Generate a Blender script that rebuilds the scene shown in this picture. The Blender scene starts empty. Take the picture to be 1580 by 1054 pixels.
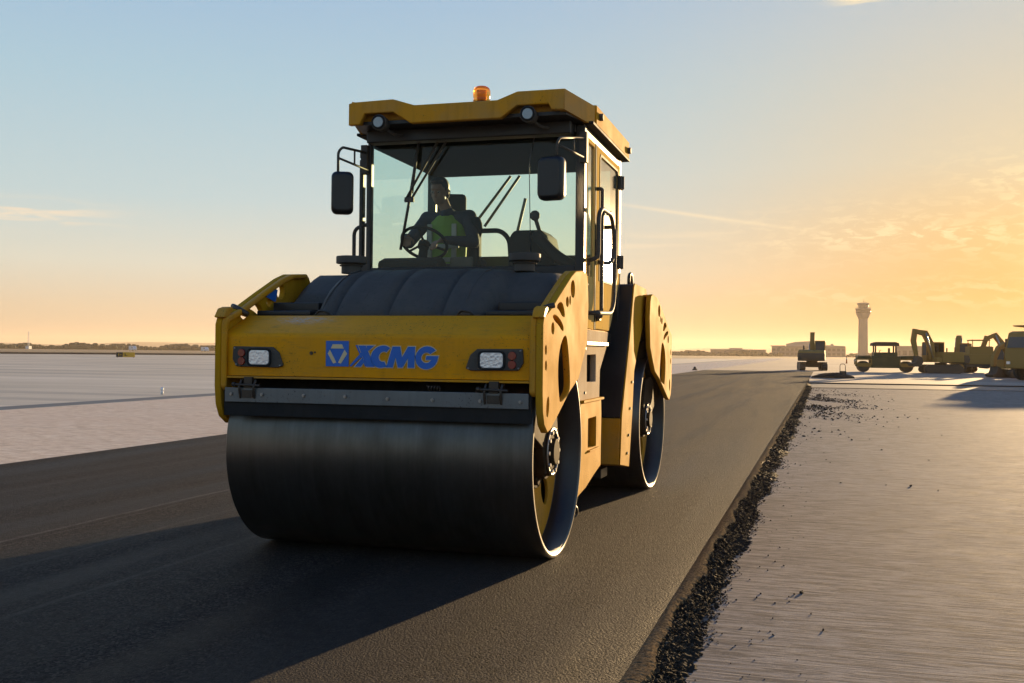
import bpy, bmesh, math, random
from mathutils import Matrix, Vector
import numpy as np
R = math.radians
S = bpy.context.scene
COL = S.collection
random.seed(7); rng = np.random.default_rng(11)

# ------------------------------------------------------------------ camera
cd = bpy.data.cameras.new('camera'); cam = bpy.data.objects.new('camera', cd); COL.objects.link(cam); S.camera = cam
cd.sensor_width = 36; cd.lens = 36.46; cd.clip_start = .05; cd.clip_end = 30000
cam.matrix_world = (Matrix.Translation((0, 0, 1.365)) @ Matrix.Rotation(R(16.2), 4, 'Z')
                    @ Matrix.Rotation(R(90.585), 4, 'X') @ Matrix.Rotation(R(.6), 4, 'Z'))

# ------------------------------------------------------------------ sun, sky, exposure
SUN_AZ, SUN_EL = R(13.2), R(5.2)
SUN = Vector((math.sin(SUN_AZ)*math.cos(SUN_EL), math.cos(SUN_AZ)*math.cos(SUN_EL), math.sin(SUN_EL)))
EXPOSURE = 2.0
SKY_GAIN = .965
sd = bpy.data.lights.new('sun', 'SUN'); sd.energy = 3.1; sd.angle = R(.53); sd.color = (1, .68, .34)
so = bpy.data.objects.new('sun', sd); COL.objects.link(so); so.rotation_euler = SUN.to_track_quat('Z', 'Y').to_euler()
S.view_settings.view_transform = 'Standard'; S.view_settings.look = 'None'
S.view_settings.exposure = EXPOSURE; S.view_settings.gamma = 1
S.cycles.max_bounces = 8; S.cycles.transparent_max_bounces = 16; S.cycles.volume_bounces = 0
S.cycles.sample_clamp_indirect = 4
S.cycles.use_denoising = True

class NT:
    """small node helper"""
    def __init__(s, tree): s.t = tree
    def n(s, typ, **kw):
        o = s.t.nodes.new(typ)
        for k, v in kw.items(): setattr(o, k, v)
        return o
    def put(s, sock, v):
        if isinstance(v, bpy.types.NodeSocket): s.t.links.new(v, sock)
        elif isinstance(v, (tuple, list)) and sock.type == 'RGBA' and len(v) == 3: sock.default_value = (*v, 1)
        else: sock.default_value = v
    def math(s, op, a, b=None, c=None, clamp=False):
        o = s.n('ShaderNodeMath', operation=op, use_clamp=clamp)
        for i, v in enumerate((a, b, c)):
            if v is not None: s.put(o.inputs[i], v)
        return o.outputs[0]
    def mix(s, f, a, b, mode='MIX'):
        o = s.n('ShaderNodeMix', data_type='RGBA', blend_type=mode)
        s.put(o.inputs[0], f); s.put(o.inputs[6], a); s.put(o.inputs[7], b)
        return o.outputs[2]
    def ramp(s, f, pts, interp='LINEAR'):
        o = s.n('ShaderNodeValToRGB'); o.color_ramp.interpolation = interp
        e = o.color_ramp.elements
        while len(e) < len(pts): e.new(.5)
        for el, (p, c) in zip(e, pts):
            el.position = p; el.color = (c, c, c, 1) if not isinstance(c, (tuple, list)) else (*c, 1)
        s.put(o.inputs[0], f); return o.outputs[0]
    def rng(s, v, a, b, c=0., d=1., smooth=False):
        o = s.n('ShaderNodeMapRange'); o.clamp = True
        if smooth: o.interpolation_type = 'SMOOTHSTEP'
        for i, q in enumerate((v, a, b, c, d)): s.put(o.inputs[i], q)
        return o.outputs[0]
    def noise(s, vec, scale, detail=4, rough=.55, dist=0):
        o = s.n('ShaderNodeTexNoise'); s.put(o.inputs['Vector'], vec)
        for k, v in (('Scale', scale), ('Detail', detail), ('Roughness', rough), ('Distortion', dist)): s.put(o.inputs[k], v)
        return o.outputs['Fac']
    def scale(s, vec, sc, loc=(0, 0, 0), rot=(0, 0, 0)):
        o = s.n('ShaderNodeMapping'); s.put(o.inputs[0], vec); o.inputs[1].default_value = loc; o.inputs[2].default_value = rot; o.inputs[3].default_value = sc
        return o.outputs[0]

def lin(*c): return tuple(((v/255)/12.92 if v/255 <= .04045 else ((v/255+.055)/1.055)**2.4) for v in c)

def make_world():
    w = bpy.data.worlds.new('World'); S.world = w; w.use_nodes = True
    t = NT(w.node_tree); bg = w.node_tree.nodes['Background']
    sk = t.n('ShaderNodeTexSky'); sk.sky_type = 'NISHITA'; sk.sun_disc = False
    sk.sun_elevation = SUN_EL; sk.sun_rotation = SUN_AZ; sk.dust_density = 4; sk.ozone_density = 3; sk.air_density = 1
    tc = t.n('ShaderNodeTexCoord').outputs['Generated']
    nrm = t.n('ShaderNodeVectorMath', operation='NORMALIZE'); t.put(nrm.inputs[0], tc); d = nrm.outputs[0]
    sep = t.n('ShaderNodeSeparateXYZ'); t.put(sep.inputs[0], d); X, Y, Z = sep.outputs
    el = t.math('MULTIPLY', t.math('ARCSINE', Z), 180/math.pi)
    az = t.math('MULTIPLY', t.math('ARCTAN2', X, Y), 180/math.pi)          # 0 along +Y, + to the right
    dt = t.n('ShaderNodeVectorMath', operation='DOT_PRODUCT'); t.put(dt.inputs[0], d); dt.inputs[1].default_value = SUN
    ang = t.math('MULTIPLY', t.math('ARCCOSINE', t.math('MINIMUM', dt.outputs['Value'], .99999)), 180/math.pi)
    e01 = t.math('DIVIDE', t.math('MAXIMUM', el, 0), 60.)
    k = 1/60
    cool = t.ramp(e01, [(0, lin(216, 186, 152)), (2.2*k, lin(226, 205, 174)), (4.5*k, lin(222, 220, 203)), (8*k, lin(196, 215, 217)),
                        (14*k, lin(176, 206, 220)), (19*k, lin(162, 194, 221)), (35*k, lin(112, 150, 196)), (1, lin(66, 100, 158))])
    warm = t.ramp(e01, [(0, lin(212, 154, 82)), (3*k, lin(230, 176, 96)), (6.5*k, lin(234, 194, 134)), (10*k, lin(224, 206, 172)),
                        (18*k, lin(214, 207, 190)), (35*k, lin(150, 170, 195)), (1, lin(80, 115, 165))])
    g = t.math('EXPONENT', t.math('MULTIPLY', t.math('POWER', t.math('DIVIDE', ang, 19.), 2.), -1.))
    col = t.mix(t.math('MULTIPLY', g, 1.05, clamp=True), cool, warm)
    # aureole round the sun
    g2 = t.math('EXPONENT', t.math('MULTIPLY', t.math('POWER', t.math('DIVIDE', ang, 5.), 1.3), -1.))
    au = t.mix(1.0, (1.0, .80, .34), t.math('MULTIPLY', g2, .14), 'MULTIPLY')
    g3 = t.math('EXPONENT', t.math('MULTIPLY', t.math('POWER', t.math('DIVIDE', ang, 1.6), 1.5), -1.))
    au2 = t.mix(1.0, (1.0, .85, .5), t.math('MULTIPLY', g3, .5), 'MULTIPLY')
    # the anti-solar half is dimmer
    back = t.rng(dt.outputs['Value'], -.75, .70, .92, 1.0, True)
    col = t.mix(t.rng(dt.outputs['Value'], -.6, .4, .8, 0., True), col, t.mix(1.0, col, (.88, .97, 1.06), 'MULTIPLY'))
    col = t.mix(1.0, col, back, 'MULTIPLY')
    # clouds -------------------------------------------------------------
    cmb = t.n('ShaderNodeCombineXYZ'); t.put(cmb.inputs[0], az); t.put(cmb.inputs[1], t.math('MULTIPLY', el, 3.2)); cv = cmb.outputs[0]
    def blob(a0, e0, sa, se):
        q = t.math('ADD', t.math('POWER', t.math('DIVIDE', t.math('SUBTRACT', az, a0), sa), 2.), t.math('POWER', t.math('DIVIDE', t.math('SUBTRACT', el, e0), se), 2.))
        return t.math('EXPONENT', t.math('MULTIPLY', q, -1.))
    n1 = t.noise(t.scale(cv, (1, 1, 1), rot=(0, 0, R(-14))), .85, 5, .6, .6)
    n2 = t.noise(t.scale(cv, (.5, 1, 1), loc=(3, 9, 0)), .30, 3, .5)
    bank = t.math('MAXIMUM', blob(4.5, 6.4, 7.5, 1.5), t.math('MULTIPLY', blob(11, 8.2, 5, 2.2), .75))
    low = t.math('MULTIPLY', blob(6, 3.3, 10, .8), .55)
    m = t.math('MULTIPLY', t.rng(n1, .47, .60, 0, 1, True), t.math('MAXIMUM', bank, low))
    m = t.math('MULTIPLY', m, t.rng(n2, .38, .6, .35, 1.))
    n3 = t.noise(t.scale(cv, (.35, 1, 1), rot=(0, 0, R(12)), loc=(5, 2, 0)), .7, 4, .55, .4)
    wl = t.math('MULTIPLY', t.rng(n3, .45, .58, 0, 1, True), t.math('MAXIMUM', blob(-41, 6.7, 3.2, .55), t.math('MULTIPLY', blob(2.1, 18.3, 1.1, .45), 1.3)))
    # contrail: a thin line falling to the right
    line = t.math('SUBTRACT', el, t.math('ADD', t.math('MULTIPLY', az, -.155), 6.55))
    cl = t.math('MULTIPLY', t.math('EXPONENT', t.math('MULTIPLY', t.math('POWER', t.math('DIVIDE', line, .10), 2.), -1.)), blob(-6.5, 7.4, 5.5, 2.))
    wv = t.math('MULTIPLY', t.rng(t.noise(t.scale(cv, (.25, 1.3, 1)), .5, 3, .5), .5, .75, 0, .5), blob(-6, 5.9, 6, .8))
    cm = t.math('ADD', t.math('ADD', t.math('MULTIPLY', m, .6), t.math('MULTIPLY', wl, .8)), t.math('ADD', t.math('MULTIPLY', cl, .5), wv), clamp=True)
    ccol = t.mix(g, lin(254, 232, 200), (1.15, .93, .50))
    col = t.mix(cm, col, ccol)
    col = t.mix(1.0, col, au, 'ADD'); col = t.mix(1.0, col, au2, 'ADD')
    # a share of the physical sky for its natural unevenness
    nis = t.mix(1.0, sk.outputs[0], (.0012, .0012, .0012), 'MULTIPLY')
    col = t.mix(1.0, col, nis, 'ADD')
    # below the horizon: ground-coloured
    col = t.mix(t.rng(el, -3, -.1), (.10, .085, .07), col)
    gain = t.mix(1.0, col, (SKY_GAIN/.15*2**-EXPOSURE,)*3, 'MULTIPLY')
    t.put(bg.inputs[0], gain); bg.inputs[1].default_value = .15
make_world()

# ------------------------------------------------------------------ materials
MATS = {}
def mat(name, base=(.5, .5, .5), rough=.5, metal=0., fn=None, coat=0., spec=.5, **kw):
    m = bpy.data.materials.new(name); m.use_nodes = True; t = NT(m.node_tree)
    b = m.node_tree.nodes['Principled BSDF']
    b.inputs['Base Color'].default_value = (*base, 1); b.inputs['Roughness'].default_value = rough
    b.inputs['Metallic'].default_value = metal; b.inputs['Coat Weight'].default_value = coat; b.inputs['Coat Roughness'].default_value = .12
    b.inputs['Specular IOR Level'].default_value = spec
    for k, v in kw.items(): b.inputs[k].default_value = v
    if fn: fn(t, b)
    MATS[name] = m; return m

def bump(t, b, h, dist, strength=1., normal=None):
    o = t.n('ShaderNodeBump'); o.inputs['Strength'].default_value = strength; o.inputs['Distance'].default_value = dist
    t.put(o.inputs['Height'], h)
    if normal is not None: t.put(o.inputs['Normal'], normal)
    t.put(b.inputs['Normal'], o.outputs[0]); return o.outputs[0]
def oc(t): return t.n('ShaderNodeTexCoord').outputs['Object']

def worn(base, dust, amt, rough, scale=3., bmp=.0008):
    def f(t, b):
        o = oc(t)
        n = t.noise(o, scale, 6, .6); n2 = t.noise(t.scale(o, (6, 6, .9)), 4, 4, .6); n3 = t.noise(o, 40, 3, .6)
        f1 = t.math('MULTIPLY', t.rng(n, .38, .72), amt)
        c = t.mix(f1, base, dust)
        c = t.mix(t.math('MULTIPLY', t.rng(n2, .5, .8), amt*.6), c, tuple(v*.45 for v in base))
        c = t.mix(t.rng(n3, .66, .74, 0, .35), c, tuple(v*.4 for v in dust))
        sp = t.math('MULTIPLY', t.rng(t.noise(o, 75, 2, .5), .64, .70), t.rng(t.noise(o, 2.2, 3, .5), .45, .62))
        c = t.mix(t.math('MULTIPLY', sp, .8), c, (.02, .016, .012))
        sc_ = t.math('MULTIPLY', t.rng(t.noise(t.scale(o, (3, 3, 40), rot=(.5, .3, .2)), 3, 4, .6), .63, .68), .45); c = t.mix(sc_, c, dust)
        t.put(b.inputs['Base Color'], c)
        t.put(b.inputs['Roughness'], t.math('ADD', rough, t.math('MULTIPLY', t.math('SUBTRACT', n, .5), .35)))
        bump(t, b, t.math('ADD', t.noise(o, 7, 3, .5), t.math('MULTIPLY', n3, .12)), bmp*8, .35)
    return f
YEL = (.68, .30, .008)
mat('yellow_paint', YEL, .5, fn=worn(YEL, (.40, .26, .11), .55, .52), coat=.03, spec=.16)
def f_nose(t, b):
    worn((.84, .345, .003), (.55, .27, .04), .4, .5)(t, b)
    base = b.inputs['Base Color'].links[0].from_socket; o = oc(t); s = t.n('ShaderNodeSeparateXYZ'); t.put(s.inputs[0], o)
    n = t.noise(t.scale(o, (6, 20, 20)), 4, 6, .75, .5)
    q = t.math('ADD', t.math('POWER', t.math('DIVIDE', t.math('SUBTRACT', s.outputs[0], -.60), .16), 2.), t.math('POWER', t.math('DIVIDE', t.math('SUBTRACT', s.outputs[2], 1.565), .025), 2.))
    f = t.math('MULTIPLY', t.math('EXPONENT', t.math('MULTIPLY', q, -1.)), t.rng(n, .45, .6))
    c = t.mix(f, base, (.55, .55, .54)); d = t.noise(t.scale(o, (3, 3, 22)), 3, 5, .7); c = t.mix(t.math('MULTIPLY', t.rng(d, .55, .75), .35), c, (.16, .11, .06))
    t.put(b.inputs['Base Color'], c)
mat('nose_paint', YEL, .5, fn=f_nose, coat=.0, spec=.12)
mat('dusty_paint', YEL, .6, fn=worn((.56, .275, .008), (.46, .25, .05), .5, .78), spec=.06)
mat('sunlit_paint', YEL, .36, fn=worn((.78, .52, .15), (.62, .44, .20), .5, .85), spec=.0, **{'IOR': 1.25})  # machine yellow lightened, putting the door side's sunlit tone into the colour
mat('grey_metal', (.2, .2, .2), .5, fn=worn((.46, .36, .25), (.44, .31, .17), .6, .8), spec=.15, **{'IOR': 1.12})
mat('bar_steel', (.2, .22, .23), .45, .6, fn=worn((.17, .19, .2), (.16, .14, .12), .5, .45))
mat('black_paint', (.012, .012, .013), .42, fn=worn((.012, .012, .013), (.045, .04, .033), .5, .42))
mat('black_plastic', (.035, .037, .04), .5, fn=worn((.075, .07, .062), (.12, .108, .088), .6, .62), spec=.2)
mat('rubber', (.022, .024, .026), .6, fn=worn((.02, .022, .024), (.05, .046, .04), .5, .7), **{'IOR': 1.2})
mat('dark_steel', (.1, .09, .08), .45, .5, fn=worn((.06, .052, .045), (.09, .06, .035), .5, .45))
mat('chrome', (.6, .6, .6), .25, 1.)
mat('bolt_steel', (.35, .34, .33), .35, .9)
mat('blue_print', (.015, .15, .58), .45)
mat('pale_print', (.78, .62, .34), .5)
mat('red_lens', (.25, .02, .015), .15, coat=.6)
mat('amber', (1, .42, .05), .12, coat=.5, **{'Transmission Weight': .92, 'IOR': 1.2})
mat('amber_core', (1, .55, .12), .3)
mat('interior', (.012, .018, .02), .8, spec=.2)
mat('seat_fabric', (.03, .032, .034), .8)
mat('headliner', (.004, .009, .012), .9, spec=.1)
mat('skin', (.26, .15, .10), .55, **{'Subsurface Weight': .1})
mat('hair', (.03, .02, .014), .6)
mat('eye_white', (.25, .24, .22), .4)
mat('jacket_blue', (.02, .03, .05), .8)
mat('jacket_dark', (.03, .03, .03), .85)
mat('hi_vis', (.20, .33, .05), .8)
mat('hi_vis_orange', (.6, .13, .02), .7)
mat('reflective_tape', (.35, .35, .32), .5)
mat('trousers', (.03, .032, .04), .85)
mat('mirror_black', (.012, .012, .012), .35)

def f_drum(t, b):
    o = oc(t)
    # wear runs round the drum: stretched across its width only in fine bands
    n = t.noise(t.scale(o, (26, .5, .5)), 1.6, 5, .6); n2 = t.noise(t.scale(o, (3, 1.2, 1.2)), 1.5, 5, .6); n3 = t.noise(o, 60, 3, .6)
    c = t.mix(t.rng(n, .3, .7), (.10, .096, .088), (.125, .118, .108)); c = t.mix(t.rng(n2, .42, .75, 0, .7), c, (.05, .042, .033))
    t.put(b.inputs['Base Color'], c)
    t.put(b.inputs['Roughness'], t.math('ADD', .20, t.math('MULTIPLY', t.math('ADD', t.math('MULTIPLY', n, .25), t.math('MULTIPLY', n2, .7)), .3)))
    bump(t, b, t.math('ADD', t.math('MULTIPLY', n, .4), t.math('MULTIPLY', n3, .15)), .0015, .2)
mat('drum_steel', (.16, .15, .14), .35, .85, fn=f_drum)

def glass_mat(name, tint, refl_rough=.02, dirt_sheen=.05, ior=1.5):
    m = bpy.data.materials.new(name); m.use_nodes = True; nt = m.node_tree; t = NT(nt)
    nt.nodes.remove(nt.nodes['Principled BSDF']); out = nt.nodes['Material Output']
    tr = t.n('ShaderNodeBsdfTransparent'); tr.inputs[0].default_value = (*tint, 1)
    gl = t.n('ShaderNodeBsdfGlossy'); gl.inputs['Roughness'].default_value = refl_rough; gl.inputs[0].default_value = (1, 1, 1, 1)
    df = t.n('ShaderNodeBsdfDiffuse'); df.inputs[0].default_value = (.35, .33, .28, 1)
    fr = t.n('ShaderNodeFresnel'); fr.inputs[0].default_value = ior
    o = oc(t); n = t.noise(o, 6, 5, .6)
    bf = t.n('ShaderNodeNewGeometry').outputs['Backfacing']; frf = t.math('MULTIPLY', fr.outputs[0], t.math('SUBTRACT', 1., bf))
    m1 = t.n('ShaderNodeMixShader'); t.put(m1.inputs[0], t.math('MULTIPLY', t.rng(n, .4, .8), dirt_sheen)); t.put(m1.inputs[1], tr.outputs[0]); t.put(m1.inputs[2], df.outputs[0])
    m2 = t.n('ShaderNodeMixShader'); t.put(m2.inputs[0], frf); t.put(m2.inputs[1], m1.outputs[0]); t.put(m2.inputs[2], gl.outputs[0])
    t.put(out.inputs[0], m2.outputs[0]); MATS[name] = m; return m
glass_mat('tinted_glass', (.93, .985, .96), dirt_sheen=.003, ior=1.36)
glass_mat('door_glass', (.55, .65, .6), .10, .55, 3.2)  # heavy diffuse layer stands in for bright sky reflected by the door panes
def f_lamp(t, b):
    o = oc(t); v = t.n('ShaderNodeTexVoronoi'); t.put(v.inputs['Vector'], o); v.inputs['Scale'].default_value = 55
    bump(t, b, v.outputs['Distance'], .003, .5)
mat('hub_paint', (.03, .022, .015), .6, fn=worn((.03, .022, .015), (.09, .06, .035), .6, .6), spec=.2, **{'IOR': 1.12})
mat('work_lens', (.26, .28, .29), .15, .3, fn=f_lamp, coat=1.)
mat('lamp_lens', (.82, .84, .85), .22, .4, fn=f_lamp, coat=1.)

def f_asphalt(t, b):
    o = oc(t); s = t.n('ShaderNodeSeparateXYZ'); t.put(s.inputs[0], o)
    v = t.n('ShaderNodeTexVoronoi'); t.put(v.inputs['Vector'], o); v.inputs['Scale'].default_value = 82
    cell = t.math('DIVIDE', t.n('ShaderNodeRGBToBW').outputs[0], 1.)
    bw = t.n('ShaderNodeRGBToBW'); t.put(bw.inputs[0], v.outputs['Color'])
    n1 = t.noise(o, 1.1, 5, .6); n2 = t.noise(o, 170, 4, .75); n3 = t.noise(t.scale(o, (2.2, .12, 1)), 1, 4, .6); n4 = t.noise(o, 14, 4, .6)
    c = t.mix(t.math('POWER', bw.outputs[0], 1.4), (.002, .002, .002), (.085, .072, .062))
    c = t.mix(t.rng(n2, .56, .68, 0, .8), c, (.13, .105, .085)); c = t.mix(t.rng(bw.outputs[0], .74, .86, 0, .6), c, (.11, .088, .07)); c = t.mix(t.rng(t.noise(o, 55, 3, .7), .55, .7, 0, .7), c, (.008, .007, .006))
    c = t.mix(t.rng(n1, .35, .7, 0, .4), c, (.042, .036, .032))
    c = t.mix(t.rng(n3, .46, .60, 0, .6), c, (.014, .013, .012)); c = t.mix(t.rng(t.noise(t.scale(o, (1.1, .05, 1)), 1, 3, .5), .5, .6, 0, .35), c, (.06, .052, .045)); c = t.mix(t.rng(t.noise(o, .7, 5, .7, .8), .58, .72, 0, .5), c, (.012, .011, .011))
    # paving seams, a little lighter with dust
    wob = t.math('MULTIPLY', t.math('SUBTRACT', t.noise(t.scale(o, (.3, .8, 1)), 1, 3, .5), .5), .10)
    for x0, w, a in ((-5.46, .022, .75), (-5.34, .012, .35), (-3.9, .02, .22), (-7.3, .015, .18), (-4.75, .02, .25)):
        dl = t.math('ABSOLUTE', t.math('SUBTRACT', t.math('ADD', s.outputs[0], wob), x0))
        f = t.math('MULTIPLY', t.rng(dl, w*.4, w*1.5, a, 0), t.rng(t.noise(o, 5, 4, .7), .3, .6, .25, 1))
        c = t.mix(f, c, (.13, .12, .11))
    t.put(b.inputs['Base Color'], c)
    t.put(b.inputs['Roughness'], t.math('ADD', t.math('ADD', .56, t.rng(n3, .4, .6, .08, -.08)), t.math('MULTIPLY', n4, .22)))
    hh = t.math('ADD', t.math('MULTIPLY', v.outputs['Distance'], -1.), t.math('ADD', t.math('MULTIPLY', n2, 1.1), t.math('MULTIPLY', n4, .12)))
    bump(t, b, hh, .006, .9)
mat('asphalt', (.04, .036, .032), .6, fn=f_asphalt, spec=.06)

def f_concrete(c0, c1, c2, br=1., groove=1.):
    def f(t, b):
        o = oc(t)
        br1 = t.noise(t.scale(o, (1.9, 24, 1), rot=(0, 0, R(1.2))), 1.6, 8, .74, .5)
        br2 = t.noise(t.scale(o, (2.2, 60, 1), rot=(0, 0, R(1.2))), 1.5, 4, .6)
        p = t.noise(t.scale(o, (.5, 1, 1)), .55, 6, .62); g = t.noise(o, 110, 4, .7); q = t.noise(o, 4.5, 6, .65)
        c = t.mix(t.rng(p, .35, .68), c0, c1)
        c = t.mix(t.rng(br1, .49, .54, 0, 1.), c, c2); c = t.mix(t.rng(br1, .40, .47, .55, 0), c, tuple(min(v*1.3, .92) for v in c1)); c = t.mix(t.rng(br2, .52, .64, 0, .45), c, c2)
        c = t.mix(t.rng(q, .55, .75, 0, .4), c, tuple(v*.7 for v in c0))
        c = t.mix(t.rng(g, .5, .75, 0, .5), c, tuple(v*.55 for v in c0))
        sp = t.n('ShaderNodeSeparateXYZ'); t.put(sp.inputs[0], o); wv = t.math('MULTIPLY', t.math('SUBTRACT', q, .5), .03)
        jy = t.math('ABSOLUTE', t.math('SUBTRACT', t.math('MODULO', t.math('ADD', t.math('ADD', sp.outputs[1], wv), 103.4), 5.5), 2.75))
        c = t.mix(t.rng(jy, .004, .018, .7, 0), c, tuple(v*.22 for v in c0))
        t.put(b.inputs['Base Color'], c)
        t.put(b.inputs['Roughness'], t.math('ADD', .75, t.math('MULTIPLY', q, .2))); b.inputs['Specular IOR Level'].default_value = .05; b.inputs['IOR'].default_value = 1.22
        h = t.math('ADD', t.math('MULTIPLY', br1, groove), t.math('ADD', t.math('MULTIPLY', br2, .45*groove), t.math('MULTIPLY', g, .25)))
        h = t.math('ADD', h, t.math('MULTIPLY', q, .22))
        bump(t, b, h, .009*br, .7)
    return f
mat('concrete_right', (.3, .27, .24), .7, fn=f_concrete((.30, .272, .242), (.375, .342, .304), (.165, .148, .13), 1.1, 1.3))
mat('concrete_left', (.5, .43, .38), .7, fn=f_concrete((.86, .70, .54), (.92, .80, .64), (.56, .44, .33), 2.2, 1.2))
def f_apron(t, b):
    o = oc(t)
    p = t.noise(t.scale(o, (.05, .05, 1), rot=(0, 0, R(24))), 1.3, 6, .6); q = t.noise(t.scale(o, (.045, .3, 1), rot=(0, 0, R(16))), 1, 5, .6); g = t.noise(o, 30, 4, .7)
    c = t.mix(t.rng(p, .35, .65), (.57, .50, .385), (.68, .60, .47)); c = t.mix(t.rng(q, .5, .62, 0, .6), c, (.38, .34, .285)); c = t.mix(t.rng(q, .34, .44, .5, 0), c, (.80, .72, .60))
    t.put(b.inputs['Base Color'], c); b.inputs['Roughness'].default_value = .8; b.inputs['Specular IOR Level'].default_value = .2
    bump(t, b, t.math('ADD', g, q), .01, .5)
mat('apron_concrete', (.28, .27, .26), .7, fn=f_apron)
def f_far(t, b):
    o = oc(t)
    p = t.noise(t.scale(o, (.05, .15, 1), rot=(0, 0, R(16))), 1.3, 6, .6); q = t.noise(t.scale(o, (.08, .6, 1)), 1, 5, .6)
    c = t.mix(t.rng(p, .35, .65), (.22, .175, .145), (.33, .27, .22)); c = t.mix(t.rng(q, .5, .7, 0, .6), c, (.13, .105, .09))
    t.put(b.inputs['Base Color'], c); bump(t, b, q, .03, .6)
mat('far_paving', (.28, .24, .2), .8, fn=f_far)
def f_earth(t, b):
    o = oc(t)
    p = t.noise(t.scale(o, (.01, .01, 1)), 1.3, 6, .6); q = t.noise(t.scale(o, (.01, .12, 1), rot=(0, 0, R(16))), 1, 5, .6)
    c = t.mix(t.rng(p, .35, .65), (.13, .08, .045), (.2, .13, .07)); c = t.mix(t.rng(q, .5, .7), c, (.10, .085, .045)); c = t.mix(t.rng(q, .3, .42, .8, 0), c, (.26, .19, .12))
    t.put(b.inputs['Base Color'], c); bump(t, b, q, .1, .5)
mat('dry_grass', (.14, .1, .06), .9, fn=f_earth)
mat('dark_strip', (.07, .08, .09), .6, fn=worn((.06, .065, .075), (.12, .11, .1), .6, .6, 1.))
mat('white_line', (.6, .56, .5), .7)
def f_agg(t, b):
    o = oc(t); n = t.noise(o, 25, 4, .7)
    ri = t.n('ShaderNodeNewGeometry').outputs['Random Per Island']
    c = t.mix(ri, (.012, .010, .009), (.05, .04, .03)); c = t.mix(t.rng(ri, .93, .95, 0, .6), c, (.12, .10, .08))
    t.put(b.inputs['Base Color'], t.mix(t.rng(n, .35, .7, 0, .5), c, (.05, .04, .03)))
    bump(t, b, t.noise(o, 220, 4, .7), .004, .8)
mat('asphalt_crumb', (.03, .026, .022), .85, fn=f_agg, spec=.2, **{'IOR': 1.25})
def f_lip(t, b):
    o = oc(t); n = t.noise(o, 70, 4, .7)
    t.put(b.inputs['Base Color'], t.mix(t.rng(n, .35, .7), (.06, .045, .028), (.26, .19, .11))); b.inputs['Specular IOR Level'].default_value = .15
    bump(t, b, t.noise(o, 130, 5, .8), .005, .8)
mat('asphalt_lip', (.2, .15, .1), .9, fn=f_lip, **{'IOR': 1.02})
mat('tree_green', (.045, .055, .028), .9)
mat('hill_green', (.06, .065, .05), .95)
mat('building_wall', (.16, .15, .15), .85); mat('building_roof', (.25, .24, .24), .7); mat('window_dark', (.04, .045, .05), .5)
mat('tower_concrete', (.17, .155, .15), .9)
mat('machine_yellow', (.30, .175, .03), .7); mat('machine_dark', (.05, .04, .028), .7); mat('machine_green', (.05, .055, .016), .6)  # brown lift in the yellow and dark stands in for lens-flare veil
mat('tyre', (.02, .02, .02), .8); mat('sign_yellow', (.62, .36, .02), .6); mat('sign_black', (.015, .015, .015), .5)
mat('cone_orange', (.6, .12, .02), .6); mat('white_paint', (.7, .7, .68), .5)

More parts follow.
